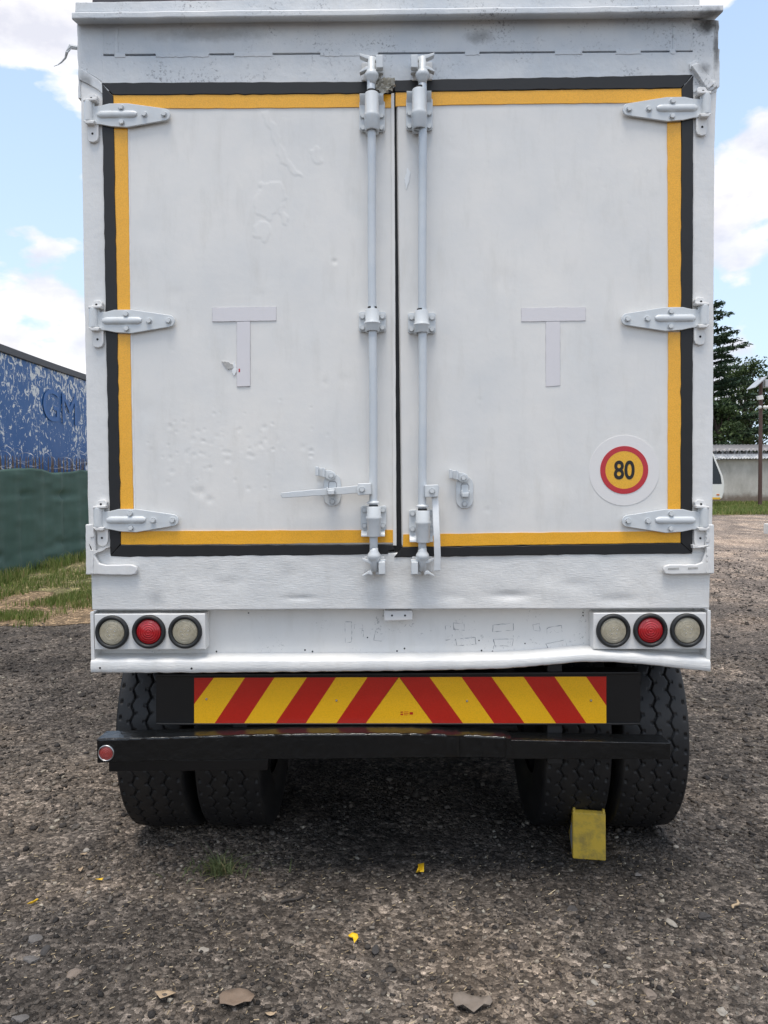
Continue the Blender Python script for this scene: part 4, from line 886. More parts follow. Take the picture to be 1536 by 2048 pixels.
mb = MB(); mb.lathe([(0.0001, -0.005), (0.020, -0.0045), (0.0275, -0.002)], (x, -0.062, z), 'y', 32); l = mb.build('lens', 'reflR', o); l.data.shade_smooth()

# -- wheels
def tyre_mesh(wd, rad=0.505):
    nc, nw = 460, 110; hw = wd/2
    th = np.linspace(0, 2*math.pi, nc, endpoint=False)
    tread = np.linspace(-1, 1, nw); tw = hw*0.86
    prof = [(-hw*0.80, 0.27, 0), (-hw*0.92, 0.30, 0), (-hw*1.0, 0.37, 0), (-hw*0.985, 0.43, 0), (-hw*0.94, 0.475, 0), (-hw*0.905, rad-0.014, 0)]+[(t*tw, rad-0.006*abs(t)**3, 1) for t in tread]+[(hw*0.905, rad-0.014, 0), (hw*0.94, 0.475, 0), (hw*0.985, 0.43, 0), (hw*1.0, 0.37, 0), (hw*0.92, 0.30, 0), (hw*0.80, 0.27, 0)]
    V = np.zeros((nc, len(prof), 3)); pitch = 2*math.pi/46
    tri = np.abs(((th/pitch) % 1)*2-1)*2-1
    for i, (x, r, tr) in enumerate(prof):
        rr_ = np.full(nc, r)
        if tr:
            t = x/tw
            for c, am, gw in ((-0.52, 0.060, 0.021), (-0.01, 0.060, 0.023), (0.50, 0.060, 0.021)):
                rr_ = rr_-0.013*np.clip(1.5-np.abs(t-c-am*tri)/gw, 0, 1)
                # short sipe nicks at the zigzag corners
                rr_ = rr_-0.010*(np.abs(t-c-0.11*np.sign(tri)) < 0.06)*(np.abs(np.abs(tri)-1) < 0.09)
            ph = (th/pitch+0.25) % 1
            rr_ = rr_-0.012*(abs(t) > 0.86)*(abs(t) < 0.95)*(np.abs(ph-0.5) < 0.12)
        V[:, i, 0] = x; V[:, i, 1] = rr_*np.cos(th); V[:, i, 2] = rr_*np.sin(th)
    P = len(prof); id_ = np.arange(nc*P).reshape(nc, P); nxt = np.roll(id_, -1, 0)
    Fd = np.stack([id_[:, :-1], nxt[:, :-1], nxt[:, 1:], id_[:, 1:]], -1).reshape(-1, 4)
    # flatten where it bears on the ground
    V[..., 2] = np.maximum(V[..., 2], -rad+0.006)
    me = fast_mesh('tyre', V.reshape(-1, 3), Fd); me.shade_smooth(); me.materials.append(M['tyre']); return me
TW = 0.312; TYRE = tyre_mesh(TW)
mb = MB(); mb.lathe([(0.285, -0.125), (0.295, -0.12), (0.275, -0.10), (0.265, 0.0), (0.275, 0.10), (0.295, 0.12), (0.285, 0.125)], (0, 0, 0), 'x', 40); mb.lathe([(0.268, 0.03), (0.22, 0.07), (0.14, 0.06), (0.10, 0.06), (0.10, 0.01), (0.0001, 0.01)], (0, 0, 0), 'x', 40)
RIM = mb.mesh('rim', True); RIM.materials.append(M['chassis'])
for cx_, ax in ((-1.070, 0), (-0.735, 0), (0.758, 0), (1.085, 0), (-1.046, 1.28), (-0.716, 1.28), (0.752, 1.28), (1.070, 1.28), (-0.98, 7.4), (1.0, 7.4)):  # wheels of the second axle are unseen, added to block light below
    wh = link('wheel', TYRE, None, T, loc=(cx_, ax+0.20+0.505, 0.499)); wh.rotation_euler = (random.uniform(-0.02, 0.02), 0, 0)
    link('rim', RIM, None, wh)
mb = MB(); mb.tube([(-0.6, 1.985, 0.505), (0.6, 1.985, 0.505)], 0.075, 20); mb.lathe([(0.0001, -0.16), (0.13, -0.13), (0.19, -0.05), (0.19, 0.05), (0.13, 0.13), (0.0001, 0.16)], (0, 1.985, 0.505), 'y', 28); mb.build('axle', 'chassis', T)  # unseen second axle, added to help darken the space under the truck
for s_ in (-1, 1):
    mb = MB(); mb.box(s_*1.17-0.02, s_*1.17+0.02, 2.75, 6.6, 0.40, 0.84); mb.build('side_light_blocker', 'chassis', T, 0.004)  # unseen guards added to keep side light out from under the truck
mb = MB(); mb.box(-0.36, 0.36, 2.9, 3.6, 0.30, 0.74); mb.build('carrier_light_blocker', 'chassis', T, 0.05)  # unseen carrier box, added to block light beneath the floor
mb = MB(); mb.tube([(0.0, 2.2, 0.55), (0.0, 7.0, 0.72)], 0.06, 12); mb.build('added_drive_shaft', 'chassis', T)  # unseen shaft, added with the other underside light blockers
mb = MB(); mb.box(-1.0, -0.5, 3.9, 5.0, 0.38, 0.80); mb.build('tank_light_blocker', 'chassis', T, 0.06)  # unseen tank shape, added to stop light coming through from the side
mb = MB(); mb.tube([(-0.6, 0.705, 0.505), (0.6, 0.705, 0.505)], 0.075, 20); mb.lathe([(0.0001, -0.16), (0.13, -0.13), (0.19, -0.05), (0.19, 0.05), (0.13, 0.13), (0.0001, 0.16)], (0, 0.705, 0.505), 'y', 28); mb.build('axle', 'chassis', T)
for s in (-1, 1):
    mb = MB(); mb.prismx([(0.20, 0.72), (0.7, 0.60), (1.5, 0.72), (1.5, 0.76), (0.7, 0.66), (0.20, 0.76)], s*0.46-0.035, s*0.46+0.035); mb.build('leaf_spring', 'chassis', T, 0.004)

# ================================================================== WHEEL CHOCK
g0, g1 = G(1146, 1720), G(1212, 1722)
ch = empty('wheel_chock', ((g0.x+g1.x)/2, g0.y, 0.0)); tag(ch, 'worn yellow wheel chock pushed under the right rear tyre', 'wheel chock')
cw = (g1.x-g0.x)/2; cx_, cy_ = ch.location.x, ch.location.y
mb = MB(); mb.prismx([(cy_, 0.0), (cy_+0.012, 0.196), (cy_+0.030, 0.205), (cy_+0.050, 0.198), (cy_+0.11, 0.115), (cy_+0.22, 0.035), (cy_+0.27, 0.0)], cx_-cw, cx_+cw)
mb.build('wedge', 'chock', ch, 0.005); ch.rotation_euler = (0, 0, R(-9))
for s in (-1, 1):
    mb = MB(); mb.prismx([(cy_+0.016, 0.196), (cy_+0.022, 0.212), (cy_+0.034, 0.214), (cy_+0.046, 0.204), (cy_+0.044, 0.190)], cx_+s*cw*0.95-0.008*(s > 0)-0.001, cx_+s*cw*0.95+0.008*(s < 0)+0.001); mb.build('grip_ridge', 'chock', ch, 0.002)
mb = MB(); mb.prismx([(cy_+0.03, 0.03), (cy_+0.035, 0.13), (cy_+0.07, 0.13), (cy_+0.15, 0.04), (cy_+0.15, 0.03)], cx_-cw-0.002, cx_-cw+0.01); mb.build('side_recess', 'dirt', ch)

# ================================================================== LITTER, LEAVES, WEED, STONES
M['scrapY'] = plain('yellow_scrap', (0.85, 0.52, 0.02), 0.5, 0.15, 40, 0.2)
M['leafDry'] = plain('dry_leaf', (0.20, 0.145, 0.105), 0.75, 0.3, 40, 0.4); M['leafPale'] = plain('pale_leaf', (0.42, 0.31, 0.20), 0.75, 0.25, 40, 0.4); M['leafGrey'] = plain('grey_leaf', (0.20, 0.165, 0.135), 0.8, 0.3, 40, 0.4)
def flat_bit(name, px, py, poly, m, label, cat, curl=0.006, thick=0.0012, seed=0):
    """a small curled flake lying on the ground; poly in metres"""
    p = G(px, py); z = float(ground_height(np.array(p.x), np.array(p.y)))+0.008
    n = len(poly); rr_ = random.Random(seed); cxp = sum(a for a, b in poly)/n; cyp = sum(b for a, b in poly)/n
    vs = [(cxp, cyp, 0.0)]+[(cxp+(a-cxp)*0.5, cyp+(b-cyp)*0.5, rr_.uniform(0, curl*0.4)) for a, b in poly]+[(a, b, rr_.uniform(0, curl)) for a, b in poly]; fs = []
    for i in range(n):
        j = (i+1) % n; fs += [(0, 1+i, 1+j), (1+i, 1+n+i, 1+n+j, 1+j)]
    me = bpy.data.meshes.new(name); me.from_pydata(vs, [], fs); me.update(); me.shade_smooth()
    o = link(name, me, m); o.location = (p.x, p.y, z); s = o.modifiers.new('s', 'SOLIDIFY'); s.thickness = thick
    return tag(o, label, cat)
leafshape = lambda l, w_, n=12: [(l*math.cos(a)*(1+0.06*math.sin(5*a)), w_*math.sin(a)*(1-0.25*math.cos(a))*(1+0.08*math.sin(7*a))) for a in [2*math.pi*k/n for k in range(n)]]
o = flat_bit('plastic_scrap', 840, 1746, [(-0.012, -0.03), (0.0, -0.012), (0.016, -0.01), (0.018, 0.035), (-0.008, 0.04), (-0.006, 0.0), (-0.018, -0.015)], 'scrapY', 'bright yellow plastic scrap under the middle of the striped board', 'scrap', 0.02, seed=1)
flat_bit('plastic_scrap', 706, 1884, [(-0.018, 0.012), (-0.004, 0.022), (0.016, 0.012), (0.02, -0.008), (0.006, -0.03), (0.0, -0.004), (-0.012, 0.0)], 'scrapY', 'crumpled yellow plastic scrap nearest the camera', 'scrap', 0.018, seed=2)
flat_bit('plastic_scrap', 198, 1763, [(-0.018, 0.004), (0.0, 0.007), (0.02, -0.004), (0.016, -0.010), (-0.006, -0.003)], 'scrapY', 'thin yellow sliver of plastic lying right of the leftmost sliver', 'scrap', 0.012, seed=3)
flat_bit('plastic_scrap', 66, 1813, [(-0.016, -0.014), (-0.004, -0.012), (0.016, 0.012), (0.008, 0.016), (-0.006, 0.002)], 'scrapY', 'leftmost yellow plastic sliver on the gravel', 'scrap', 0.012, seed=4)
flat_bit('leaf', 330, 2008, [(-0.034, 0.006), (0.0, 0.030), (0.033, 0.008), (0.010, -0.018), (-0.008, -0.022)], 'leafPale', 'pale tan diamond shaped dry leaf in the foreground', 'leaf', 0.012, seed=5)
flat_bit('leaf', 474, 2012, leafshape(0.055, 0.042), 'leafDry', 'large brown round dry leaf in the foreground', 'leaf', 0.016, seed=6)
flat_bit('leaf', 945, 2012, leafshape(0.062, 0.036), 'leafGrey', 'curled greyish dry leaf lying right of centre at the bottom edge', 'leaf', 0.022, seed=7)
flat_bit('leaf', 542, 2038, leafshape(0.018, 0.008), 'leafPale', 'tiny orange tan leaf at the bottom edge', 'leaf', 0.008, seed=8)
flat_bit('leaf', 168, 1711, leafshape(0.014, 0.010), 'leafPale', 'small tan leaf on the gravel at the far left', 'leaf', 0.008, seed=9)
flat_bit('leaf', 162, 1745, leafshape(0.008, 0.016), 'leafPale', 'small tan leaf standing beside the grey pebble', 'leaf', 0.012, seed=10)
def stick(px, py, qx, qy, r, m, label):
    a, b = G(px, py), G(qx, qy); ez = 0.012; c = (a+b)/2; o = empty('x', (0, 0, 0)); bpy.data.objects.remove(o)
    mb = MB(); n = 6; d = (b-a); side = Vector((-d.y, d.x, 0)).normalized()
    mb.tube([a+d*(k/n)+side*0.006*math.sin(k*1.3)+Vector((0, 0, ez)) for k in range(n+1)], [r*0.7]+[r*(1+0.15*math.sin(k*2)) for k in range(1, n)]+[r*0.6], 8)
    ob = mb.build('stick', m, None, loc=tuple(c)); ob.data.shade_smooth(); return tag(ob, label, 'stick')
M['twig'] = plain('dark_twig', (0.05, 0.042, 0.036), 0.8, 0.3, 60, 0.5); M['twigP'] = plain('pale_twig', (0.42, 0.31, 0.19), 0.7, 0.25, 60, 0.4)
stick(562, 1811, 612, 1797, 0.006, 'twig', 'dark twig on the gravel in front of the striped board')
stick(1466, 1822, 1478, 1807, 0.005, 'twigP', 'short pale wooden stick on the gravel at the right')
stick(240, 1990, 268, 1975, 0.0015, 'twigP', 'thin straw lying in the left foreground') if False else None
def stone(px, py, s, m, label, seed):
    p = G(px, py); bm = bmesh.new(); bmesh.ops.create_icosphere(bm, subdivisions=2, radius=s*0.5); rr_ = random.Random(seed)
    ph = [rr_.uniform(0, 6) for _ in range(6)]
    for v in bm.verts:
        c = v.co/s*2; k = 1+0.16*math.sin(3*c.x+ph[0])+0.13*math.sin(4*c.y+ph[1])+0.10*math.sin(5*c.z+ph[2]); v.co *= k*rr_.uniform(0.86, 1.1); v.co.x *= 1.2; v.co.z *= 0.5
    me = bpy.data.meshes.new('stone'); bm.to_mesh(me); bm.free()
    o = link('stone', me, m); o.location = (p.x, p.y, s*0.06); o.rotation_euler = (rr_.uniform(-.2, .2), rr_.uniform(-.2, .2), rr_.uniform(0, 6)); return tag(o, label, 'stone')
M['stG'] = plain('grey_stone', (0.13, 0.12, 0.113), 0.85, 0.3, 60, 0.5); M['stP'] = plain('pale_stone', (0.31, 0.28, 0.24), 0.85, 0.25, 60, 0.5); M['stD'] = plain('dark_stone', (0.05, 0.046, 0.044), 0.85, 0.3, 60, 0.5); M['stB'] = plain('tan_stone', (0.20, 0.16, 0.13), 0.85, 0.25, 60, 0.5)
for i, (px, py, s, m_, lb) in enumerate([(173, 1702, .034, 'stP', 'pale grey pebble behind the small tan leaves'), (180, 1746, .036, 'stB', 'upright tan pebble beside a small leaf'), (216, 1757, .030, 'stG', 'rounded grey pebble next to the yellow sliver'), (178, 1785, .026, 'stP', 'small pale pebble below the rounded grey one'),
        (72, 1880, .055, 'stG', 'flat grey stone at the left edge of the foreground'), (90, 1905, .055, 'stD', 'large dark stone at the left foreground'), (62, 1921, .060, 'stG', 'broad grey stone below the large dark stone'), (148, 1951, .060, 'stB', 'half buried tan stone in the left foreground'),
        (410, 1904, .045, 'stP', 'pale angular stone left of the yellow scrap'), (184, 1848, .040, 'stB', 'tan stone in the gravel at the left'), (342, 1690, .030, 'stD', 'dark stone beside the left tyre'), (751, 1901, .040, 'stD', 'dark stone right of the crumpled yellow scrap'), (1145, 1822, .055, 'stD', 'dark lump right of the centre of the foreground'),
        (1408, 1835, .055, 'stD', 'dark flat stone at the right of the gravel'), (1352, 1694, .028, 'stP', 'pale pebble right of the wheel chock'), (1344, 1848, .045, 'stP', 'cream coloured flat stone at the right'), (1300, 1990, .055, 'stB', 'buried brown stone at the lower right'), (1443, 2024, .040, 'stP', 'cream stone at the lower right corner'),
        (1190, 1967, .028, 'stP', 'small white stone in the lower right gravel'), (1214, 1933, .026, 'stP', 'small cream pebble right of centre'), (40, 2040, .055, 'stG', 'grey stone in the lower left corner'), (1182, 2006, .03, 'stP', 'pale crumb of stone at the bottom right of centre'), (1275, 1750, .03, 'stG', 'grey stone in front of the right tyre')]):
    stone(px, py, s*0.8, m_, lb, 100+i)
wp = G(440, 1745); wd_ = empty('weed_clump', tuple(wp)); tag(wd_, 'small green weed clump in the gravel by the left tyre', 'weed')
r3 = np.random.default_rng(8); n = 150; x = wp.x+r3.normal(0, 0.022, n); y = wp.y+r3.normal(0, 0.02, n)
grass('blades', x, y, 0.065, 0.0030, 77, 'weed', None, 1.1, 'stuff', wd_); x = wp.x+r3.normal(0, 0.09, 110); y = wp.y+r3.normal(0, 0.04, 110); grass('runners', x, y, 0.028, 0.0028, 78, 'weed', None, 2.0, 'stuff', wd_)

# ================================================================== LEFT: FENCES AND BLUE TRAILER
FX = -7.0
M['cloth'] = None
def clothmat():
    m, t, b = mat('green_shade_cloth'); v = objco(t)
    f = noise(t, objco(t, (1, 1, 0.35)), 2.2, 5, 0.6)
    c = mixc(t, through(t, f, [(0.35, 0.0), (0.68, 1.0)]), (0.042, 0.092, 0.072), (0.060, 0.120, 0.096))
    wv = N(t, 'ShaderNodeTexWave', Scale=14.0, Distortion=1.5); wv.bands_direction = 'Y'; t.links.new(v, wv.inputs['Vector'])
    c = mixc(t, mathn(t, 'MULTIPLY', wv.outputs['Fac'], 0.10), c, (0.11, 0.10, 0.075))
    t.links.new(c, b.inputs['Base Color']); b.inputs['Roughness'].default_value = 0.75; bump(t, b, noise(t, v, 120, 2), 0.2, 0.004); return m
M['cloth'] = clothmat()
fn = empty('shade_cloth_fence', (FX, 7.0, 0)); tag(fn, 'sagging dark green shade cloth fence along the left of the yard', 'fence')
yv = np.arange(-6.0, 46.0, 0.08); zv = np.linspace(0, 1, 40); YV, ZV = np.meshgrid(yv, zv)
topz = 1.99+0.0*yv+np.where(yv > 8.5, 0.010*(yv-8.5), 0)+0.015*np.sin(yv*2.3)+0.025*np.abs(np.sin(yv*0.9+0.4))+0.01+0.010*smooth_noise2(yv, yv*0, 77, 0.22)+0.015*smooth_noise2(yv, yv*0, 78, 0.5)
gzv = np.where(yv > 8.5, 0.025*(yv-8.5), 0)+0.03
Zc = gzv+(topz-gzv)*ZV
Xc = FX+0.02*smooth_noise2(YV, Zc*0.3, 91, 0.9)+0.030*smooth_noise2(YV, Zc*0.12, 92, 0.30)+0.02*np.sin(YV*1.7)*ZV+0.008*smooth_noise2(YV*0.3, Zc, 93, 0.12)+0.14*np.clip(0.18-ZV, 0, 1)
r4 = np.random.default_rng(14)
for k in range(44):                                            # ties that pinch the cloth
    y0 = r4.uniform(-5, 34); z0 = r4.choice([0.55, 1.05, 1.55])+0.05*r4.normal(); d = np.exp(-((YV-y0)/0.45)**2*1.0-((Zc-z0)/0.05)**2); Xc -= 0.03*d; Xc -= 0.035*np.exp(-((YV-y0)/0.06)**2-((Zc-z0)/0.05)**2)
id_ = np.arange(YV.size).reshape(YV.shape); Fd = np.stack([id_[:-1, :-1], id_[:-1, 1:], id_[1:, 1:], id_[1:, :-1]], -1).reshape(-1, 4)
me = fast_mesh('cloth', np.stack([Xc, YV, Zc], -1).reshape(-1, 3)-np.array(fn.location), Fd); me.shade_smooth(); o = link('cloth', me, 'cloth', fn); o.modifiers.new('s', 'SOLIDIFY').thickness = 0.004
M['rust'] = plain('rusty_steel', (0.12, 0.082, 0.058), 0.8, 0.4, 10, 0.3); M['galv'] = plain('galvanised_wire', (0.40, 0.40, 0.40), 0.45, 0.2, 30, 0.1, 0.8)
for k in range(17):
    yy = -5.4+k*3.0; mb = MB(); mb.tube([(FX-0.14, yy, gz(yy)), (FX-0.14, yy, gz(yy)+1.95)], 0.03, 10); mb.build('post', 'rust', fn)
pf = empty('palisade_fence', (FX-0.45, 7.0, 0)); tag(pf, 'rusty steel palisade fence with razor wire showing above the green cloth', 'fence')
mb = MB(); mb.prism([(-0.028, 0), (0.028, 0), (0.028, 2.05), (0.012, 2.17), (0, 2.22), (-0.012, 2.17), (-0.028, 2.05)], -0.004, 0.004)
PK = mb.mesh('picket'); PK.transform(Matrix.Rotation(R(90), 4, 'Z')); PK.materials.append(M['rust'])
for k in range(190):
    yy = 1.5+k*0.165; o = bpy.data.objects.new('picket', PK); C.objects.link(o); o.parent = pf; o.location = (random.gauss(0, 0.008), yy-7.0, gz(yy)+random.gauss(0.02, 0.015)); o.rotation_euler = (random.gauss(0, 0.015), 0, random.gauss(0, .1))
for zz in (0.4, 1.85):
    mb = MB(); mb.prismx([(1.4, gz(1.4)+zz), (8.5, zz), (33, gz(33)+zz), (33, gz(33)+zz+0.05), (8.5, zz+0.05), (1.4, gz(1.4)+zz+0.05)], FX-0.50, FX-0.47); mb.build('rail', 'rust', pf)
mb = MB(); pts = []
for k in range(1500):
    a = k*0.30; yy = 5+k*0.0155; pts.append((FX-0.42+0.19*math.cos(a), yy+0.14*math.sin(a*0.37+1)+0.1*math.sin(a*0.113), gz(yy)+2.16+(0.15+0.07*math.sin(a*0.21))*math.sin(a)+0.06*math.sin(k*.031)))
mb.tube(pts, 0.0025, 4); mb.build('razor_wire', 'galv', pf)
# rag on the fence
y_r = 15.3
mb = MB(); rr = random.Random(4)
for j in range(7):
    for i in range(5): mb.v.append((FX-0.36+0.05*math.sin(i*1.7+j), y_r+0.07*i*(1-0.06*j)+rr.gauss(0, .02), gz(y_r)+2.32-0.07*j+rr.gauss(0, .015)))
for j in range(6):
    for i in range(4): mb.f.append((j*5+i, j*5+i+1, j*5+i+6, j*5+i+5))
o = mb.build('rag', plain('white_rag', (0.7, 0.72, 0.76), 0.8, 0.1), None, loc=(FX-0.36, y_r, gz(y_r)+2.2)); o.data.shade_smooth(); o.modifiers.new('s', 'SOLIDIFY').thickness = 0.004; tag(o, 'white rag caught on the palisade above the green cloth', 'rag')
# blue curtain trailer
def tarp():
    m, t, b = mat('peeling_blue_tarpaulin'); v = objco(t)
    base = mixc(t, noise(t, v, 1.2, 4), (0.011, 0.085, 0.26), (0.018, 0.112, 0.32))
    a = noise(t, objco(t, (1, 1.0, 1.0)), 4.2, 7, 0.66, 1.6); k = noise(t, v, 1.1, 4, 0.6)
    sx = N(t, 'ShaderNodeSeparateXYZ'); t.links.new(v, sx.inputs[0])
    hi = mathn(t, 'MULTIPLY', mathn(t, 'SUBTRACT', sx.outputs['Z'], 2.9), 0.020)
    p = through(t, mathn(t, 'ADD', mathn(t, 'ADD', a, mathn(t, 'MULTIPLY', k, 0.25)), hi), [(0.702, 0.0), (0.708, 1.0)])
    a2 = noise(t, objco(t, (1, 3.2, 0.55)), 4.5, 7, 0.7, 0.8)
    p2 = through(t, mathn(t, 'ADD', mathn(t, 'ADD', a2, mathn(t, 'MULTIPLY', k, 0.22)), mathn(t, 'MULTIPLY', hi, 1.5)), [(0.735, 0.0), (0.745, 1.0)])
    p = mathn(t, 'MAXIMUM', p, p2)
    t.links.new(mixc(t, p, base, (0.66, 0.67, 0.66)), b.inputs['Base Color']); b.inputs['Roughness'].default_value = 0.5
    bump(t, b, noise(t, v, 6, 4), 0.3, 0.02); return m
M['tarp'] = tarp(); M['tarpB'] = plain('deep_blue_print', (0.020, 0.115, 0.34), 0.5, 0.1, 4); M['rail'] = plain('dark_rail', (0.06, 0.06, 0.065), 0.55, 0.2, 6)
BX = -7.95
bt = empty('curtain_trailer', (BX-1.2, 14, gz(14))); tag(bt, 'blue curtain sided trailer with peeling paint behind the green fence', 'trailer')
yv = np.arange(6.0, 30.0, 0.12); zv = np.linspace(1.25, 4.50, 40); YV, ZV = np.meshgrid(yv, zv); rise = 0.0125*(YV-8)
sag = 0.10*np.sin((YV-12.3)*0.42)*0.6
Xc = BX+0.006*smooth_noise2(YV, ZV, 95, 1.3)+0.004*np.sin(YV*5.2)*(1-np.abs((ZV-2.9)/1.7))+0.003*smooth_noise2(YV+ZV, ZV*0.2, 97, 0.3)
id_ = np.arange(YV.size).reshape(YV.shape); Fd = np.stack([id_[:-1, :-1], id_[:-1, 1:], id_[1:, 1:], id_[1:, :-1]], -1).reshape(-1, 4)
me = fast_mesh('curtain', np.stack([Xc, YV, ZV+rise-0.05], -1).reshape(-1, 3)-np.array(bt.location), Fd); me.shade_smooth(); link('curtain', me, 'tarp', bt)
mb = MB(); pts = [(yy, 4.42+0.0125*(yy-8)-0.06*math.sin((yy-10)*0.28)) for yy in np.arange(5.9, 30.2, 0.5)]
mb.prismx([(a, b) for a, b in pts]+[(a, b+0.16) for a, b in pts[::-1]], BX-0.10, BX+0.05); mb.build('top_rail', 'rail', bt, 0.02)
mb = MB(); mb.box(BX-2.5, BX-0.08, 6, 30, 1.15, 4.55); mb.build('load_body', 'rail', bt)
mb = MB(); mb.prismx([(5.95, 1.10), (30.05, 1.40), (30.05, 1.60), (5.95, 1.28)], BX-0.05, BX+0.04); mb.build('side_raft', 'rail', bt)
for yy in (9, 10.3, 24.5, 25.8, 27.1):
    mb = MB(); mb.lathe([(0.0001, -0.14), (0.28, -0.14), (0.47, -0.12), (0.5, -0.06), (0.5, 0.10), (0.47, 0.14), (0.0001, 0.14)], (BX-0.25, yy, gz(yy)+0.5), 'x', 32); mb.build('wheel', 'tyre', bt)
yl = 15.2
text_mesh('GM', 'lettering', 'tarpB', bt, Matrix.Translation((BX+0.020-bt.location.x, yl-bt.location.y, 3.62-bt.location.z)) @ Matrix.Rotation(R(90), 4, 'Z') @ Matrix.Rotation(R(90), 4, 'X'), 1.05, 0.0005, 0.0, 1.25)

# ================================================================== RIGHT: WALL, SHED, VAN, POLE, TREES
def D(px, y, py=1000): return WX(px, py, y)
WY = 40.0; wz = gz(WY)
M['plaster'] = None
def plastermat():
    m, t, b = mat('stained_plaster'); v = objco(t)
    c = mixc(t, through(t, noise(t, objco(t, (1, 1, 0.5)), 1.6, 7, 0.65), [(0.35, 0.0), (0.7, 1.0)]), (0.42, 0.395, 0.35), (0.64, 0.61, 0.56))
    sx = N(t, 'ShaderNodeSeparateXYZ'); t.links.new(v, sx.inputs[0])
    spl = through(t, mathn(t, 'ADD', sx.outputs['Z'], mathn(t, 'MULTIPLY', noise(t, v, 3, 5), -0.6)), [(0.0, 0.8), (0.35, 0.0)])       # mud splashed along the foot
    t.links.new(mixc(t, spl, c, (0.13, 0.085, 0.055)), b.inputs['Base Color']); b.inputs['Roughness'].default_value = 0.9; bump(t, b, noise(t, v, 14, 5), 0.5, 0.03); return m
M['plaster'] = plastermat(); M['zinc'] = plain('weathered_zinc', (0.36, 0.37, 0.38), 0.5, 0.3, 1.5, 0.0, 0.3); M['zincD'] = plain('dull_zinc', (0.22, 0.21, 0.21), 0.6, 0.35, 1.5, 0.0, 0.2)
sh = empty('shed', (20.0, WY, wz)); tag(sh, 'low plastered shed with a corrugated sheet roof beyond the lawn', 'shed')
mb = MB(); mb.box(6, 46, WY, WY+0.2, wz-0.1, wz+2.45); mb.box(6, 6.2, WY+0.2, WY+5, wz-0.1, wz+2.45); mb.build('wall', 'plaster', sh)
def corrug(name, x0, x1, y0, y1, z0, z1, m, parent, pitch=0.16, amp=0.03):
    n = int((x1-x0)/pitch*6); vs = []; fs = []
    for i in range(n+1):
        x = x0+(x1-x0)*i/n; d = amp*math.sin(2*math.pi*(x-x0)/pitch); o_ = wloc(parent)
        vs += [(x-o_.x, y0-o_.y, z0+d-o_.z), (x-o_.x, y1-o_.y, z1+d-o_.z)]
    for i in range(n): fs.append((2*i, 2*i+2, 2*i+3, 2*i+1))
    me = bpy.data.meshes.new(name); me.from_pydata(vs, [], fs); me.update(); me.shade_smooth(); ob = link(name, me, m, parent); ob.modifiers.new('s', 'SOLIDIFY').thickness = 0.012; return ob
for k in range(10): corrug('roof_sheet', 6+k*4.0-0.05, 6+k*4.0+4.0, WY-0.35, WY+2.6, wz+2.45+random.gauss(0, .02), wz+2.85, 'zinc', sh)
s2 = empty('rear_shed', (24, WY+3.2, wz)); tag(s2, 'second shed behind with a dull sloping sheet roof', 'shed')
mb = MB(); mb.box(8, 46, WY+3.2, WY+3.4, wz, wz+3.0); mb.build('wall', 'zincD', s2)
for k in range(9): corrug('roof_sheet', 8+k*4.2-0.05, 8+k*4.2+4.2, WY+2.9, WY+6, wz+3.00+0.05*random.random()+0.02*k, wz+3.6, 'zincD', s2, 0.22, 0.04)
rz_ = empty('razor_coil', (20, WY-0.2, wz+2.6)); tag(rz_, 'coil of razor wire along the shed roof edge', 'razor wire')
mb = MB(); pts = []
for k in range(900):
    a = k*0.42; pts.append((12+k*0.022, WY-0.1+0.15*math.sin(a*0.5), wz+2.78+0.26*math.sin(a)+0.0*k)); pts[-1] = (pts[-1][0]+0.26*math.cos(a), pts[-1][1], pts[-1][2])
mb.tube(pts, 0.010, 4); mb.build('wire', 'galv', rz_)
# minibus, its nose standing out past the truck
M['vanW'] = plain('van_white', (0.78, 0.77, 0.73), 0.3, 0.05, 3, 0.0); M['glass'] = plain('dark_glass', (0.012, 0.014, 0.016), 0.08, 0.2, 3, 0); M['amber'] = plain('amber_lamp', (0.6, 0.16, 0.02), 0.3, 0.1); M['vanY'] = plain('van_yellow_stripe', (0.80, 0.45, 0.03), 0.4, 0.1)
VY = 36.0; vz = gz(VY)+0.02; vx = D(1449, VY)
vn = empty('minibus', (vx-2.5, VY+0.9, vz)); tag(vn, 'white minibus nose showing past the right edge of the truck', 'minibus')
zz = lambda py: WZ(1440, py, VY)-vz
prof = [(vx-5.2, 0.35), (vx-0.25, 0.35), (vx-0.10, 0.42), (vx-0.02, zz(985)), (vx, zz(968)), (vx-0.08, zz(952)), (vx-0.42, zz(920)), (vx-0.58, zz(905)), (vx-0.85, zz(897)), (vx-5.1, zz(897)), (vx-5.2, zz(905))]
mb = MB(); mb.prism([(a, b+vz) for a, b in prof], VY, VY+1.85); mb.build('body', 'vanW', vn, 0.06, seg=3)
mb = MB(); mb.prism([(vx-1.5, zz(968)+vz), (vx-0.14, zz(968)+vz), (vx-0.20, zz(952)+vz), (vx-0.50, zz(922)+vz), (vx-0.64, zz(908)+vz), (vx-1.5, zz(906)+vz)], VY-0.006, VY+0.02); mb.build('side_window', 'glass', vn)
mb = MB(); mb.prism([(vx-3.2, zz(968)+vz), (vx-1.6, zz(968)+vz), (vx-1.6, zz(906)+vz), (vx-3.2, zz(906)+vz)], VY-0.006, VY+0.02); mb.build('side_window', 'glass', vn)
mb = MB(); mb.prism([(vx-0.12, zz(966)+vz), (vx+0.012, zz(966)+vz), (vx-0.07, zz(951)+vz), (vx-0.41, zz(921)+vz), (vx-0.50, zz(912)+vz), (vx-0.53, zz(914)+vz)], VY+0.12, VY+1.73); mb.build('windscreen', 'glass', vn)
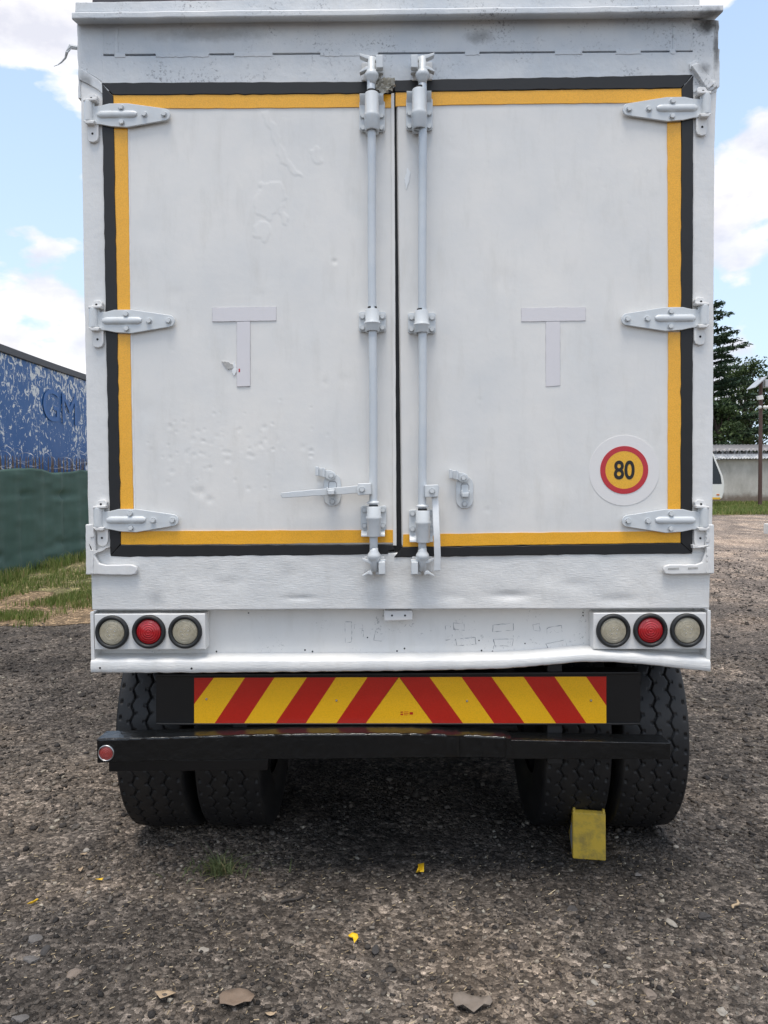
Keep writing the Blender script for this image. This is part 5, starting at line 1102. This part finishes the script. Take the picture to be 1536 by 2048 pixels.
mb = MB(); mb.box(vx-0.40, vx-0.26, VY-0.02, VY+0.02, vz+zz(991), vz+zz(988)); mb.build('indicator', 'amber', vn, 0.01)
mb = MB(); mb.box(vx-5.0, vx-0.22, VY-0.008, VY+0.02, vz+0.37, vz+0.47); mb.build('stripe', 'vanY', vn)
for xx in (vx-1.0, vx-4.1):
    for yy in (VY+0.12, VY+1.72):
        mb = MB(); mb.lathe([(0.0001, -0.09), (0.18, -0.09), (0.31, -0.08), (0.33, -0.04), (0.33, 0.08), (0.3, 0.1), (0.0001, 0.1)], (xx, yy, vz+0.32), 'y', 24); mb.build('wheel', 'tyre', vn)
# light pole
PYy = 35.0; pz = gz(PYy); px_ = D(1520, PYy)
M['polebrown'] = plain('rust_brown_paint', (0.085, 0.045, 0.035), 0.6, 0.2, 8, 0.1); M['panel'] = plain('pale_solar_panel', (0.45, 0.46, 0.48), 0.3, 0.1, 4, 0)
pl = empty('light_pole', (px_, PYy, pz)); tag(pl, 'rust brown light pole with solar panel and floodlight by the lawn', 'light pole')
ztop = WZ(1520, 757, PYy)
mb = MB(); mb.tube([(px_, PYy, pz-0.1), (px_, PYy, ztop)], [0.095, 0.085], 12); mb.build('mast', 'polebrown', pl)
mb = MB(); mb.box(px_-0.40, px_+0.30, PYy-0.3, PYy+0.3, pz-0.02, pz+0.07); mb.build('footing', 'plaster', pl, 0.02)
zq = lambda py: WZ(1520, py, PYy)
mb = MB(); mb.prism([(px_-0.55, zq(777)), (px_-0.52, zq(778)), (px_+0.06, zq(757)), (px_+0.03, zq(755))], PYy-0.55, PYy+0.35); mb.build('solar_panel', 'panel', pl)
mb = MB(); mb.box(px_+0.12, px_+0.75, PYy-0.2, PYy+0.25, zq(775), zq(760)); mb.build('battery_box', 'panel', pl, 0.02)
mb = MB(); mb.prism([(px_-0.28, zq(793)), (px_-0.02, zq(791)), (px_+0.02, zq(800)), (px_-0.22, zq(801))], PYy-0.28, PYy-0.10); mb.build('floodlight', 'vanW', pl, 0.015); mb = MB(); mb.tube([(px_-0.1, PYy-0.15, zq(796)), (px_, PYy, zq(790))], 0.02, 6); mb.build('lamp_bracket', 'polebrown', pl)
for dx in (-0.10, 0.13, 0.28):
    mb = MB(); mb.lathe([(0.0001, -0.09), (0.06, -0.07), (0.09, 0.0), (0.06, 0.07), (0.0001, 0.09)], (px_+dx, PYy-0.13, zq(815)), 'z', 14); o = mb.build('camera_dome', 'vanW', pl); o.data.shade_smooth()
# white kerb block at the picture's right edge
kp = G(1546, 1068); kb = MB(); kb.box(kp.x-0.16, kp.x+0.20, kp.y-0.12, kp.y+0.25, kp.z-0.05, kp.z+0.30); tag(kb.build('kerb_block', plain('lime_washed', (0.75, 0.73, 0.68), 0.8, 0.1), None, 0.02, loc=(kp.x, kp.y, kp.z)), 'white painted block at the right edge of the yard', 'block')

def leaf_cloud(centres, radii, per, size, rg_, flat=0.6, hang=0.0, elong=1.0):
    n = len(centres)*per; c = np.repeat(np.array(centres), per, 0); r = np.repeat(np.array(radii), per, 0)
    d = rg_.normal(size=(n, 3)); d /= np.linalg.norm(d, axis=1)[:, None]; p = c+d*r*(rg_.uniform(0, 1, n)**0.45)[:, None]
    s = size*rg_.uniform(0.6, 1.4, n); a = rg_.normal(size=(n, 3)); a[:, 2] *= flat; a /= np.linalg.norm(a, axis=1)[:, None]
    b = rg_.normal(size=(n, 3)); b[:, 2] *= flat; b -= a*(a*b).sum(1)[:, None]; b /= np.linalg.norm(b, axis=1)[:, None]
    a = a*s[:, None]*elong; b = b*s[:, None]*0.55
    V = np.stack([p-a, p+b*0.9-a*0.1, p+a, p-b*0.9-a*0.1], 1).reshape(-1, 3); return V, np.arange(4*n).reshape(n, 4)
# layered conifer
def conifer(px, top_py, Y, spread, label, seed):
    base = gz(Y); X0 = D(px, Y); zt = WZ(px, top_py, Y); H = zt-base; rg_ = np.random.default_rng(seed); r5 = random.Random(seed)
    e_ = empty('conifer_tree', (X0, Y, base)); tag(e_, label, 'tree')
    mb = MB(); mb.tube([(X0, Y, base-0.2), (X0+0.05, Y, base+H*0.5), (X0, Y, zt)], [0.42, 0.26, 0.03], 10)
    cen = []; rad = []
    nb = 66
    for k in range(nb):
        f = 0.16+0.82*(k/nb); z = base+H*f; az = k*2.399+r5.gauss(0, .3); ln = spread*(1-f)**0.62*r5.uniform(0.65, 1.15)+0.35
        up_ = r5.uniform(0.02, 0.28); tip = Vector((X0+math.cos(az)*ln, Y+math.sin(az)*ln, z+ln*up_))
        mb.tube([(X0, Y, z), (X0+math.cos(az)*ln*0.5, Y+math.sin(az)*ln*0.5, z+ln*up_*0.35), tuple(tip)], [0.08*(1-f)+0.03, 0.05*(1-f)+0.02, 0.01], 5)
        m_ = max(3, int(ln/0.38))
        for j in range(m_):
            g = 0.22+0.80*j/m_; wd = 0.18+0.42*math.sin(math.pi*min(1, g*0.95))*ln*0.32
            for sgn in (-1, 1):
                q = Vector((X0, Y, z)).lerp(tip, g)+Vector((-math.sin(az), math.cos(az), 0))*sgn*wd*r5.uniform(0.2, 1.0); cen.append((q.x, q.y, q.z-0.06*r5.random()-0.10*(1-g))); rad.append((0.42, 0.42, 0.13))
    off = np.array(e_.location)
    mb.build('trunk', 'bark', e_)
    V, Fq = leaf_cloud(cen, rad, 20, 0.12, rg_, 0.45, elong=1.5); link('crown', fast_mesh('crown', V-off, Fq), 'needles', e_)
conifer(1418, 600, 52.0, 4.6, 'dark layered conifer rising behind the shed beside the truck', 5)
def broadleaf(px, top_py, Y, wr, label, seed, n=60):
    base = gz(Y); X0 = D(px, Y); zt = WZ(px, top_py, Y); H = zt-base; rg_ = np.random.default_rng(seed); r5 = random.Random(seed)
    e_ = empty('broadleaf_tree', (X0, Y, base)); tag(e_, label, 'tree'); mb = MB(); mb.tube([(X0, Y, base-0.2), (X0+0.1, Y, base+H*0.35), (X0-0.1, Y, base+H*0.6)], [0.35, 0.28, 0.14], 10)
    cen = []; rad = []
    for k in range(n):
        a = r5.uniform(0, 6.28); f = r5.uniform(0.16, 0.93); rr_ = wr*math.sin(math.pi*min(1, 0.15+f*0.85))**0.7*math.sqrt(r5.random()); q = (X0+math.cos(a)*rr_, Y+math.sin(a)*rr_*0.8, base+H*f)
        cen.append(q); s = r5.uniform(0.6, 1.2); rad.append((s, s, s*0.75))
        mb.tube([(X0, Y, base+H*min(0.55, f*0.6)), ((X0+q[0])/2, (Y+q[1])/2, base+H*f*0.85), q], [0.09, 0.05, 0.015], 5)
    mb.build('trunk', 'bark', e_); V, Fq = leaf_cloud(cen, rad, 190, 0.13, rg_, 0.9); link('crown', fast_mesh('crown', V-np.array(e_.location), Fq), 'leaves', e_)
broadleaf(1490, 715, 57.0, 3.6, 'dense dark green tree behind the light pole', 15, 62)
broadleaf(1600, 722, 60.0, 4.2, 'broad green tree at the right edge of the picture', 16, 60)
broadleaf(1440, 800, 50.0, 2.6, 'low bushy tree right behind the shed next to the truck', 17, 34)
